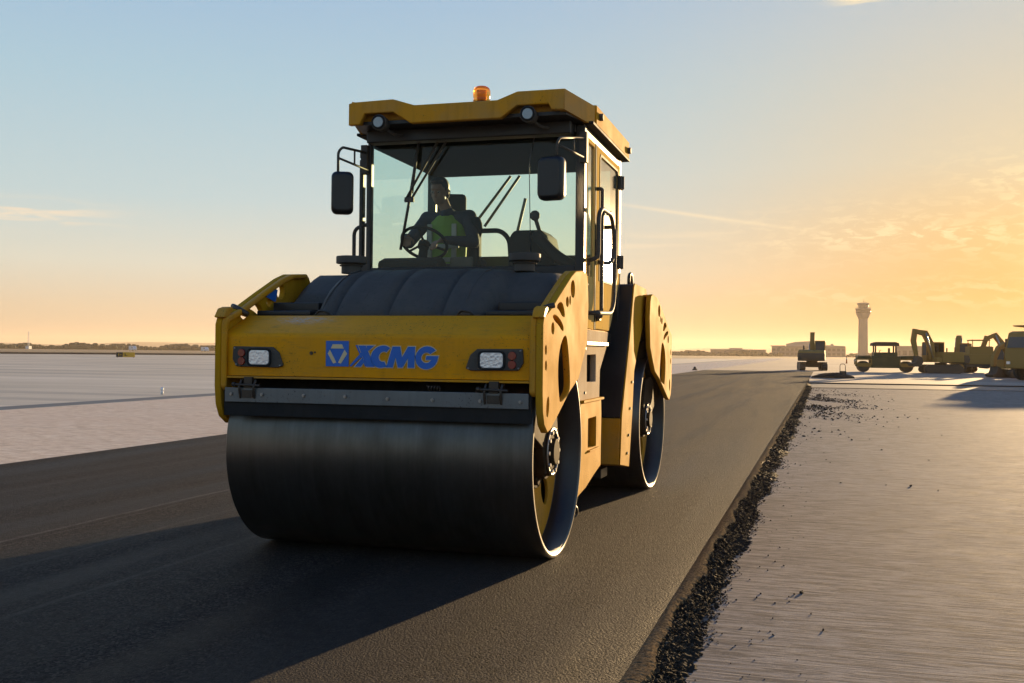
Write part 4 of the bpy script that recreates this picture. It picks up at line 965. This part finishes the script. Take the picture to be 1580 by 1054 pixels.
def standing_person(x, y, rz, label, vest, group, stride=.12):
    root = empty('person', (x, y, -.006), rz, label=label, cat='person')
    if group: root['group'] = group
    H = Vector; b = MB()
    head(b, (0, -.02, 1.62), (0, -1, -.1)); capsule(b, (0, 0, 1.45), (0, -.01, 1.56), .055, .052)
    b.ell((0, 0, 1.25), (.17, .11, .24), 14, 10); b.ell((0, 0, .95), (.16, .12, .15), 14, 10); capsule(b, (0, 0, 1.0), (0, 0, 1.2), .13, .13)
    L = []
    for g in (1, -1):
        capsule(b, (.06*g, 0, 1.38), (.19*g, 0, 1.40), .06, .055); el = (.24*g, .03, 1.12); w = (.22*g, -.06+.05*g, .88)
        capsule(b, (.19*g, 0, 1.40), el, .048, .04); capsule(b, el, w, .04, .028); hand(b, w, (0, -.1, -1), (-g, 0, 0), .3, -g)
        kn = (.10*g, -.02-stride*.5*g, .50); an = (.10*g, -stride*g+.03, .09); L.append((g, kn, an))
        capsule(b, (.09*g, 0, .92), kn, .085, .06); capsule(b, kn, an, .056, .042); capsule(b, (an[0], an[1], .05), (an[0]*1.1, an[1]-.15, .04), .045, .038)
    fuse(b, 'body', 'skin', root, .016, None, 2)
    j = MB(); j.ell((0, 0, 1.25), (.19, .13, .25), 14, 10); capsule(j, (0, 0, 1.0), (0, 0, 1.2), .15, .15)
    for g in (1, -1):
        el = H((.24*g, .03, 1.12)); w = H((.22*g, -.06+.05*g, .88)); capsule(j, (.06*g, 0, 1.36), (.19*g, 0, 1.39), .08, .075); capsule(j, (.19*g, 0, 1.40), el, .068, .056); capsule(j, el, w, .056, .042)
    fuse(j, 'jacket', vest, root, .02, None, 2)
    t_ = MB(); t_.ell((0, 0, .93), (.175, .135, .13), 14, 10)
    for g, kn, an in L: capsule(t_, (.09*g, 0, .90), kn, .10, .075); capsule(t_, kn, an, .072, .06)
    fuse(t_, 'trousers', 'trousers', root, .02, None, 2)
    h = MB(); h.ell((0, .0, 1.68), (.092, .108, .07), 12, 8); fuse(h, 'hard_hat', 'white_paint', root, .012, None, 2)
standing_person(15.0, 120.5, R(160), 'left one of two distant workers standing between the machine groups', 'jacket_dark', None)
standing_person(16.4, 121.5, R(60), 'right one of two distant workers standing between the machine groups', 'hi_vis_orange', None)

# ------------------------------------------------------------------ machines parked far off
def wheel(par, x, y, r, w, rimm='machine_yellow', z=None, xf=None):
    z = r if z is None else z
    t_ = obj('wheel', MB().lathe([(-w/2, r*.55), (-w/2, r*.88), (-w*.36, r), (w*.36, r), (w/2, r*.88), (w/2, r*.55)], (x, y, z), 'x', 28, True), 'tyre', par, xf)
    obj('rim', MB().cyl((x-w*.42, y, z), (x+w*.42, y, z), r*.56, None, 18), rimm, t_, xf)
def excavator(x, y, rz, label, boom_pts, stick_pts, bucket_at, sc=1., house_rot=0., col='machine_yellow', mirror_side=0):
    root = empty('excavator', (x, y, -.006), rz, label=label, cat='excavator'); root['group'] = 'excavators parked on the far paving'
    Z = Matrix.Scale(sc, 4); HR = Z @ Matrix.Rotation(house_rot, 4, 'Z')
    for s in (1, -1):
        tp = [(-1.6, .28), (-1.5, .10), (-1.25, .0), (1.25, .0), (1.5, .10), (1.6, .28), (1.55, .55), (1.3, .72), (-1.3, .72), (-1.55, .55)]
        tr = obj('track', MB().prism(tp, 'x', s*.72, s*1.2), 'machine_dark', root, Z, bevel=.03)
        rl = MB()
        for k in range(5): rl.cyl((s*.68, -1.1+.55*k, .25), (s*.735, -1.1+.55*k, .25), .13, None, 12)
        for k in range(18):
            yy = -1.35+.158*k; rl.box(min(s*.74, s*1.18), max(s*.74, s*1.18), yy, yy+.07, .72, .75)
        parts('track_roller', rl, 'machine_dark', tr, Z)
    obj('undercarriage', MB().box(-.75, .75, -.7, .7, .3, .75).cyl((0, 0, .75), (0, 0, .92), .5, None, 20), 'machine_dark', root, Z)
    hs = obj('engine_housing', MB().prism([(-.4, .95), (-.4, 1.55), (-.2, 1.85), (1.35, 1.85), (1.75, 1.7), (1.85, 1.4), (1.8, .95)], 'x', -1.15, 1.15).box(.2, 1.1, -.9, -.4, .95, 1.35), col, root, HR, bevel=.05)
    obj('counterweight', MB().prism([(1.5, .9), (1.45, 1.6), (1.95, 1.55), (2.05, 1.2), (1.95, .85)], 'x', -1.17, 1.17), 'machine_dark', hs, HR, bevel=.06)
    obj('exhaust', MB().cyl((.7, .9, 1.8), (.7, .9, 2.25), .06, None, 10), 'machine_dark', hs, HR)
    cb = obj('cab', MB().box(-1.15, -.25, -1.15, .45, .95, 1.55).box(-1.15, -.25, -1.1, .45, 2.6, 2.7).box(-1.15, -1.07, -1.15, -1.07, 1.5, 2.65).box(-.33, -.25, -1.15, -1.07, 1.5, 2.65)
             .box(-1.15, -1.07, .37, .45, 1.5, 2.65).box(-.33, -.25, .37, .45, 1.5, 2.65).box(-1.15, -1.09, -.4, -.32, 1.5, 2.65), col, root, HR, bevel=.02)
    parts('cab_window', MB().box(-1.13, -.27, -1.13, -1.12, 1.55, 2.6).box(-1.13, -.27, .41, .42, 1.55, 2.6).box(-1.125, -1.115, -1.1, .4, 1.55, 2.6), 'window_dark', cb, HR)
    obj('cab_seat', MB().box(-.9, -.5, -.5, 0, 1.4, 1.6).box(-.9, -.5, -.1, .05, 1.6, 2.3), 'machine_dark', cb, HR, bevel=.03)
    def beam(name, pts, ws, x0, x1, m):
        mb = MB(); up = []; dn = []
        for i, ((py, pz), w) in enumerate(zip(pts, ws)):
            a = Vector(pts[max(i-1, 0)]); b = Vector(pts[min(i+1, len(pts)-1)]); d = (b-a).normalized(); n_ = Vector((-d.y, d.x))
            up.append((py+n_.x*w, pz+n_.y*w)); dn.append((py-n_.x*w, pz-n_.y*w))
        mb.prism(up+dn[::-1], 'x', x0, x1); return obj(name, mb, m, root, HR, bevel=.02)
    bo = beam('boom', boom_pts, [.20]+[.27]*(len(boom_pts)-2)+[.17], -.2, .22, col); st = beam('stick', stick_pts, [.18]+[.20]*(len(stick_pts)-2)+[.13], -.17, .19, col)
    m_ = boom_pts[len(boom_pts)//2]
    parts('boom_cylinder', MB().cyl((.25, -.75, 1.2), (.25, m_[0], m_[1]), .07, None, 10).cyl((-.22, -.75, 1.2), (-.22, m_[0], m_[1]), .07, None, 10), 'bolt_steel', bo, HR)
    bx, bz = bucket_at
    obj('bucket', MB().prism([(bx, bz), (bx+.35, bz-.15), (bx+.45, bz-.6), (bx+.1, bz-.95), (bx-.45, bz-.9), (bx-.6, bz-.7), (bx-.2, bz-.6), (bx-.05, bz-.3)], 'x', -.45, .47), 'machine_dark', root, HR, bevel=.02)
    return root
excavator(-.10, 98.5, R(6), 'small dark excavator standing across the far end of the fresh asphalt lane', [(-.8, 1.2), (-1.0, 2.4), (-1.3, 3.45)], [(-1.25, 3.4), (-1.9, 2.4), (-2.2, 1.3)], (-2.2, 1.2), 1.0, R(172))
excavator(10.05, 91.5, R(-82), 'excavator with folded boom parked right beside the canopied roller', [(-.75, 1.2), (-.95, 2.5), (-1.45, 3.45), (-2.35, 3.6)], [(-2.3, 3.8), (-2.45, 2.8), (-2.2, 1.5)], (-2.2, 1.5), .95, R(12))
excavator(17.2, 101, R(-70), 'hazy excavator parked just left of the big truck at the right edge', [(-.75, 1.2), (-1.1, 2.6), (-1.8, 3.5), (-2.5, 3.2)], [(-2.5, 3.4), (-2.9, 2.2), (-2.6, 1.3)], (-2.6, 1.3), .95, R(-10))
def canopy_roller(x, y, rz, label, sc=1.):
    root = empty('road_roller', (x, y, -.006), rz, label=label, cat='road roller'); Z = Matrix.Scale(sc, 4)
    for cy in (-1.75, 1.75):
        d = obj('drum', MB().cyl((-.8, cy, .47), (.8, cy, .47), .47, None, 36), 'machine_dark', root, Z, bevel=.01)
        parts('yoke', MB().box(-.9, -.82, cy-.55, cy+.55, .45, .75).box(.82, .9, cy-.55, cy+.55, .45, .75).box(-.9, .9, cy-.62, cy+.62, 1.02, 1.12).box(-.9, .9, cy-.64, cy-.56, .6, 1.05).box(-.9, .9, cy+.56, cy+.64, .6, 1.05), 'machine_yellow', root, Z, bevel=.02)
        obj('bonnet', MB().prism([(cy-.55, 1.12), (cy-.5, 1.38), (cy+.5, 1.42), (cy+.6, 1.12)], 'x', -.75, .75), 'machine_green', root, Z, bevel=.05)
    obj('body', MB().box(-.85, .85, -1.15, 1.15, .35, 1.35).box(-.8, .8, -.95, .95, 1.3, 1.68), 'machine_green', root, Z, bevel=.04)
    obj('seat', MB().box(-.25, .25, -.1, .4, 1.5, 1.65).box(-.25, .25, .3, .42, 1.6, 2.05), 'machine_dark', root, Z, bevel=.03)
    obj('steering_wheel', MB().cyl((0, -.6, 1.4), (0, -.35, 1.85), .03, None, 8).lathe([(1.86, .16), (1.86, .20), (1.88, .20), (1.88, .16)], (0, -.35, 0), 'z', 20, True), 'machine_dark', root, Z)
    for px in (-.68, .68):
        for py in (-.82, .82): obj('canopy_post', MB().box(px-.06, px+.06, py-.06, py+.06, 1.5, 2.35), 'machine_dark', root, Z)
    obj('canopy', MB().prism([(-1.1, 2.22), (-1.06, 2.47), (-.8, 2.56), (.8, 2.56), (1.06, 2.47), (1.1, 2.22)], 'x', -.85, .85), 'machine_dark', root, Z, bevel=.03)
    for s in (1, -1): obj('lamp', MB().box(s*.5-.09, s*.5+.09, -2.45, -2.38, .9, 1.0), 'lamp_lens', root, Z)
canopy_roller(5.85, 94.0, R(-86), 'dark road roller under an open canopy, parked right of the control tower')
def truck(x, y, rz, label):
    root = empty('dump_truck', (x, y, -.006), rz, label=label, cat='truck')
    obj('chassis', MB().box(-.45, .45, -3.3, 3.2, .75, 1.0), 'machine_dark', root, bevel=.02)
    for cy in (-2.5, 1.2, 2.45):
        for s in (1, -1): wheel(root, s*1.05, cy, .52, .38, 'machine_dark')
    cb = obj('cab', MB().prism([(-3.55, .7), (-3.6, 1.7), (-3.35, 2.85), (-3.1, 2.95), (-1.75, 2.95), (-1.75, .7)], 'x', -1.2, 1.2), 'machine_yellow', root, bevel=.06)
    obj('windscreen', MB().prism([(-3.62, 1.95), (-3.44, 2.6), (-3.42, 2.6), (-3.59, 1.95)], 'x', -.95, .95), 'window_dark', cb)
    for s in (1, -1):
        obj('side_window', MB().box(min(s*1.2, s*1.21), max(s*1.2, s*1.21), -3.2, -2.2, 1.75, 2.6), 'window_dark', cb)
        obj('headlight', MB().box(s*.85-.15, s*.85+.15, -3.62, -3.56, .95, 1.12), 'lamp_lens', cb, bevel=.01)
        obj('wing_mirror', MB().box(min(s*1.28, s*1.42), max(s*1.28, s*1.42), -3.4, -3.34, 2.0, 2.5).box(min(s*1.19, s*1.3), max(s*1.19, s*1.3), -3.4, -3.37, 2.4, 2.43), 'machine_dark', cb)
    bd = obj('tipper_body', MB().prism([(-1.6, 1.05), (-1.6, 3.15), (-3.0, 3.25), (-3.0, 3.32), (-1.5, 3.3), (3.2, 2.9), (3.4, 1.9), (3.1, 1.05)], 'x', -1.25, 1.25), 'machine_yellow', root, bevel=.03)
    rb_ = MB()
    for k in range(7):
        for s in (1, -1): rb_.box(min(s*1.25, s*1.31), max(s*1.25, s*1.31), -1.4+.7*k, -1.3+.7*k, 1.1, 2.95-.08*k)
    parts('body_rib', rb_, 'machine_yellow', bd)
truck(14.9, 69.5, R(-62), 'large tipper truck cut off by the right edge, boxy body in the sun haze')
excavator(13.1, 76, R(-60), 'nearest excavator with pale lowered stick in front of the truck at right', [(-.75, 1.2), (-1.0, 2.2), (-1.5, 2.8), (-2.1, 2.5)], [(-2.0, 2.6), (-2.5, 1.7), (-2.6, .95)], (-2.5, .98), .78, R(5))
def wheel_roller(x, y, rz, label):
    root = empty('pneumatic_roller', (x, y, -.006), rz, label=label, cat='roller')
    for k in range(4): wheel(root, -.75+.5*k, -1.6, .48, .34)
    for k in range(4): wheel(root, -.75+.5*k, 1.6, .48, .34)
    obj('body', MB().prism([(-2.2, .75), (-2.25, 1.35), (-1.9, 1.6), (1.9, 1.65), (2.25, 1.35), (2.2, .75)], 'x', -.95, .95), 'machine_yellow', root, bevel=.06)
    obj('cab', MB().box(-.8, .8, -.9, 1.0, 1.6, 2.25).box(-.8, .8, -.75, .75, 2.75, 2.85).box(-.8, -.73, -.7, -.63, 2.1, 2.75).box(.73, .8, -.7, -.63, 2.1, 2.75).box(-.8, -.73, .63, .7, 2.1, 2.75).box(.73, .8, .63, .7, 2.1, 2.75), 'machine_yellow', root, bevel=.02)
    obj('ballast_box', MB().box(-.9, .9, -1.4, 1.4, .5, .8), 'machine_dark', root, bevel=.03)
excavator(12.1, 98.5, R(70), 'excavator facing left behind the folded-boom machine, only its cab and arm showing', [(-.75, 1.2), (-1.05, 2.3), (-1.5, 3.2), (-1.9, 3.3)], [(-1.85, 3.4), (-2.2, 2.5), (-2.2, 1.5)], (-2.2, 1.5), .95, R(95))
wheel_roller(13.6, 96.5, R(-84), 'squat brown rubber-tyred roller behind the folded-boom excavator')

# small things on the far paving
def cone(x, y, label, h=.75):
    root = empty('traffic_cone', (x, y, -.006), label=label, cat='cone')
    obj('base', MB().box(-.2, .2, -.2, .2, 0, .03), 'cone_orange', root, bevel=.01); obj('cone_body', MB().cyl((0, 0, .03), (0, 0, h), .14, .03, 20), 'cone_orange', root)
    obj('white_band', MB().cyl((0, 0, h*.45), (0, 0, h*.65), .095, .068, 20), 'white_paint', root)
cone(5.6, 190, 'orange traffic cone standing alone between far excavator and control tower', 1.6)
def mound():
    mb = MB(); n = 24; rs = []
    for j, (r_, z) in enumerate(((1.0, -.01), (.85, .10), (.6, .20), (.35, .27), (.1, .30))):
        rs.append([(r_*1.35*math.cos(2*math.pi*i/n)*random.uniform(.9, 1.1), r_*.8*math.sin(2*math.pi*i/n)*random.uniform(.9, 1.1), z*random.uniform(.85, 1.15)) for i in range(n)])
    mb.rings(rs); o = obj('asphalt_mound', mb, 'asphalt_crumb', label='low grey heap of loose asphalt past the end of the right slab', cat='asphalt heap'); o.location = (1.2, 66, 0)
mound()
root = empty('hand_tamper', (1.75, 66.5, -.006), label='small dark plate compactor standing beside the low asphalt heap', cat='compactor')
obj('base_plate', MB().prism([(-.32, .0), (-.38, .08), (-.36, .10), (.36, .10), (.38, .08), (.32, .0)], 'x', -.22, .22), 'machine_dark', root, bevel=.01)
obj('engine', MB().box(-.18, .18, -.2, .2, .12, .42).cyl((-.2, 0, .3), (.2, 0, .3), .13, None, 14), 'machine_dark', root, bevel=.02)
obj('handle', MB().tube([(-.16, .25, .2), (-.16, .55, .75), (-.1, .62, .85), (.1, .62, .85), (.16, .55, .75), (.16, .25, .2)], .02, 8, .05), 'machine_dark', root)
root = empty('edge_light', (-18.7, 26.9, -.01), label='small white pavement light on the dark strip left of the roller', cat='light')
obj('stem', MB().cyl((0, 0, 0), (0, 0, .12), .05, .03, 14), 'white_paint', root); obj('lens', MB().ell((0, 0, .16), (.05, .05, .06), 14, 10), 'lamp_lens', root)
root = empty('edge_light', (-9.6, 88.5, -.01), label='small dark marker light at the left end of the far asphalt joint', cat='light')
obj('stem', MB().cyl((0, 0, 0), (0, 0, .15), .25, .15, 14), 'machine_dark', root); obj('lens', MB().ell((0, 0, .2), (.12, .12, .12), 14, 10), 'machine_dark', root)
# airfield guidance sign
root = empty('airfield_sign', (-93.3, 125.5, -.012), R(36), label='low yellow and black guidance sign on the grey apron at left', cat='sign')
obj('sign_box', MB().box(-.35, 1.25, -.12, .12, .10, .78), 'sign_yellow', root, bevel=.02)
obj('sign_box', MB().box(-1.25, -.36, -.12, .12, .10, .78), 'sign_black', root, bevel=.02, label='black panel of the sign')
parts('sign_leg', MB().box(-1.1, -1.05, -.04, .04, 0, .12).box(1.05, 1.1, -.04, .04, 0, .12), 'sign_black', root)
parts('sign_mark', MB().box(-.95, -.85, -.135, -.122, .25, .62).box(-.75, -.55, -.135, -.122, .40, .48), 'sign_yellow', root)
parts('sign_mark', MB().box(-.1, .0, -.135, -.122, .25, .62).box(.0, .25, -.135, -.122, .25, .33), 'sign_black', root)
# mast and white vehicles at the far left
root = empty('radio_mast', (-560, 640, -.09), label='thin lattice mast rising above the far left treeline', cat='mast')
mm = MB()
for s in ((-.6, -.6), (.6, -.6), (0, .7)): mm.cyl((s[0], s[1], 0), (s[0]*.5, s[1]*.5, 13), .12, .10, 6)
for k in range(12): mm.box(-.5, .5, -.5, .5, 1+k, 1.12+k)
obj('lattice', mm, 'white_paint', root)
obj('mast_foot', MB().box(-1.5, 1.5, -1.5, 1.5, 0, 2.2), 'white_paint', root)
def far_van(x, y, rz, label, l=7, h=2.6):
    root = empty('white_van', (x, y, -.09), rz, label=label, cat='van')
    obj('body', MB().prism([(-l/2, .4), (-l/2, 1.3), (-l/2+1, h*.9), (-l/2+1.4, h), (l/2, h), (l/2, .4)], 'x', -1, 1), 'white_paint', root, bevel=.08)
    for cy in (-l*.3, l*.3):
        for s in (1, -1): wheel(root, s*.9, cy, .38, .25, 'white_paint')
    obj('window', MB().box(-1.02, 1.02, -l/2+1.2, -l/2+2.3, 1.5, h*.85), 'window_dark', root)
far_van(-345, 470, R(55), 'tiny white van on the far left grass, right of the mast')
far_van(-308, 480, R(55), 'tiny white van nearest to the yellow guidance sign, below the trees', 6, 2.4)

# ------------------------------------------------------------------ distant buildings
def az_pos(px, dist):
    """ground point seen at a given azimuth degrees right of +Y"""
    a = R(px); return dist*math.sin(a), dist*math.cos(a)
def building(az, dist, w, h, d, label, roofs=(), name='terminal_building', cat='building', rows=2, cols=14):
    x, y = az_pos(az, dist); root = empty(name, (x, y, -.09), R(-az), label=label, cat=cat)
    obj('wall', MB().box(-w/2, w/2, 0, d, 0, h), 'building_wall', root)
    wm = MB(); n_ = 0
    for r_ in range(rows):
        for c in range(cols):
            x0 = -w/2+w*(c+.18)/cols; x1 = -w/2+w*(c+.82)/cols; z0 = h*(r_+.3)/(rows+.3); z1 = h*(r_+.85)/(rows+.3)
            obj('window', MB().box(x0, x1, -.15, -.02, z0, z1), 'window_dark', root)
    for P in roofs: obj('roof', MB().prism(P, 'y', -1, d), 'building_roof', root)
    return root
# azimuths: +Y is px 1255 in the photograph
building(-.25, 1000, 66, 9.5, 40, 'long low terminal building behind the far excavator, left of the tower',
         roofs=[[(-34, 9.5), (-34, 10.2), (-21, 10.4), (-21, 9.5)], [(-20, 9.5), (-20, 11.8), (-12, 13.6), (2, 14.6), (8, 14.2), (10, 9.5)], [(11, 9.5), (11, 10.6), (20, 10.8), (20.5, 12.2), (22, 12.2), (22.5, 10.6), (32, 10.2), (33, 9.5)]], rows=2, cols=16)
building(4.85, 900, 24, 9.2, 30, 'grey hangar between the canopied roller and the folded-boom excavator', roofs=[[(-12.5, 9.2), (-12.5, 9.8), (12.5, 9.8), (12.5, 9.2)]], name='hangar', rows=1, cols=5)
building(8.35, 900, 9, 9, 12, 'narrow tall grey block above the two distant workers', roofs=[[(-5, 9), (-4.4, 10), (4.4, 10), (5, 9)]], name='service_block', rows=3, cols=3)
building(8.6, 930, 30, 5.5, 12, 'wide low grey shed behind the narrow tall block', roofs=[[(-15.5, 5.5), (-15.5, 6), (15.5, 6), (15.5, 5.5)]], name='shed', rows=1, cols=7)
building(-3.9, 980, 50, 5.6, 14, 'long low pale shed row between the roller and the terminal on the horizon', roofs=[[(-25.5, 5.6), (-25.5, 6.2), (-8, 6.3), (-8, 7.4), (4, 7.4), (4, 6.2), (25.5, 6.1), (25.5, 5.6)]], name='cargo_shed', rows=1, cols=9)
def tower():
    x, y = az_pos(2.5, 900); root = empty('control_tower', (x, y, -.09), R(-2.5), label='tall pale airport control tower standing above the far machines', cat='control tower')
    obj('shaft', MB().lathe([(0, 4.6), (4, 4.0), (30, 3.6), (33, 3.6)], (0, 0, 0), 'z', 12).lathe([(33, 3.6), (33.5, .01)], (0, 0, 0), 'z', 12), 'tower_concrete', root)
    rb_ = MB()
    for k in range(4):
        a = R(45+90*k); rb_.cyl((3.7*math.cos(a), 3.7*math.sin(a), 0), (3.5*math.cos(a), 3.5*math.sin(a), 33), .5, None, 8)
    parts('shaft_rib', rb_, 'tower_concrete', root)
    obj('collar', MB().lathe([(31.5, 3.6), (33.5, 4.6), (36, 5.6), (39.4, 5.9), (39.5, 6.3), (40.4, 6.3), (40.4, 4.8)], (0, 0, 0), 'z', 16), 'tower_concrete', root)
    wd_ = obj('collar_window', MB().lathe([(36.6, 5.68), (36.6, 5.78), (38.2, 5.9), (38.2, 5.8)], (0, 0, 0), 'z', 16, True), 'window_dark', root)
    obj('cab_glass', MB().lathe([(40.4, 3.6), (43.6, 4.5), (43.6, 3.5), (40.4, 3.2)], (0, 0, 0), 'z', 12, True), 'window_dark', root)
    obj('cab_roof', MB().lathe([(43.5, .01), (43.5, 4.9), (44.6, 4.9), (45.0, 3.0), (45.1, .01)], (0, 0, 0), 'z', 16), 'tower_concrete', root)
    obj('gallery_rail', MB().lathe([(41.2, 6.1), (41.2, 6.2), (41.35, 6.2), (41.35, 6.1)], (0, 0, 0), 'z', 16, True), 'tower_concrete', root)
    parts('aerial', MB().cyl((0, 0, 45), (0, 0, 47.5), .25, .12, 8).cyl((1.5, 0, 45), (1.5, 0, 46.5), .12, None, 6), 'tower_concrete', root)
tower()

# ------------------------------------------------------------------ distant woods and hills
def wood(name, az0, az1, dist, h, n, label, seed):
    r = random.Random(seed); mb = MB()
    for i in range(n):
        a = az0+(az1-az0)*(i+r.random())/n; dd = dist+r.uniform(0, 60); x, y = az_pos(a, dd)
        hh = h*(.72+.28*math.sin(a*1.9+seed)*math.sin(a*.7+1)+r.uniform(-.14, .16)); w = hh*r.uniform(.5, .95)
        for k in range(3):
            mb.ell((x+r.uniform(-w, w)*.7, y+r.uniform(-w, w)*.5, hh*(.30+.22*k)), (w*r.uniform(.5, .8), w*.6, hh*r.uniform(.24, .32)), 6, 5)
        mb.ell((x, y, hh*.3), (w*1.1, w, hh*.5), 6, 5)
    o = obj(name, mb, 'tree_green', fixn=False, kind='stuff', label=label)
    for p in o.data.polygons: p.use_smooth = False
wood('far_wood', -62, -15, 860, 5.6, 520, 'dark low wood along the left horizon beyond the airfield', 3)
wood('far_wood', -15, -1.6, 900, 4.8, 170, 'dark low wood along the horizon between roller and terminal', 5)
wood('far_wood', -7.9, -5.6, 860, 5.6, 60, 'small raised wood just right of the roller on the horizon', 12)
wood('far_wood', 1.2, 40, 1000, 5.2, 380, 'hazy low wood along the right horizon behind machines', 8)
hm = MB(); vs = []; fs = []; n = 120
for i in range(n+1):
    a = R(-75+130*i/n); d0 = 3600; hz = 16+7*math.sin(i*.21)+5*math.sin(i*.47+2)+3*math.sin(i*1.1)
    for dd, z in ((0, -1), (300, hz*.8), (700, hz)): vs.append(((d0+dd)*math.sin(a), (d0+dd)*math.cos(a), z))
for i in range(n):
    for k in range(2): fs.append((i*3+k, i*3+k+1, (i+1)*3+k+1, (i+1)*3+k))
hm.add(vs, fs, True); obj('hills', hm, 'hill_green', fixn=False, kind='structure')

# ------------------------------------------------------------------ haze
def haze():
    o = obj('haze', MB().box(-5900, 5900, -450, 4800, -1.5, 60), 'rubber', kind='stuff', label='warm evening haze over the airfield')
    m = bpy.data.materials.new('haze'); m.use_nodes = True; nt = m.node_tree; nt.nodes.remove(nt.nodes['Principled BSDF'])
    v = nt.nodes.new('ShaderNodeVolumePrincipled'); v.inputs['Density'].default_value = .00016; v.inputs['Color'].default_value = (.92, .78, .62, 1); v.inputs['Anisotropy'].default_value = .35
    nt.links.new(v.outputs[0], nt.nodes['Material Output'].inputs['Volume']); o.data.materials.clear(); o.data.materials.append(m)
haze()
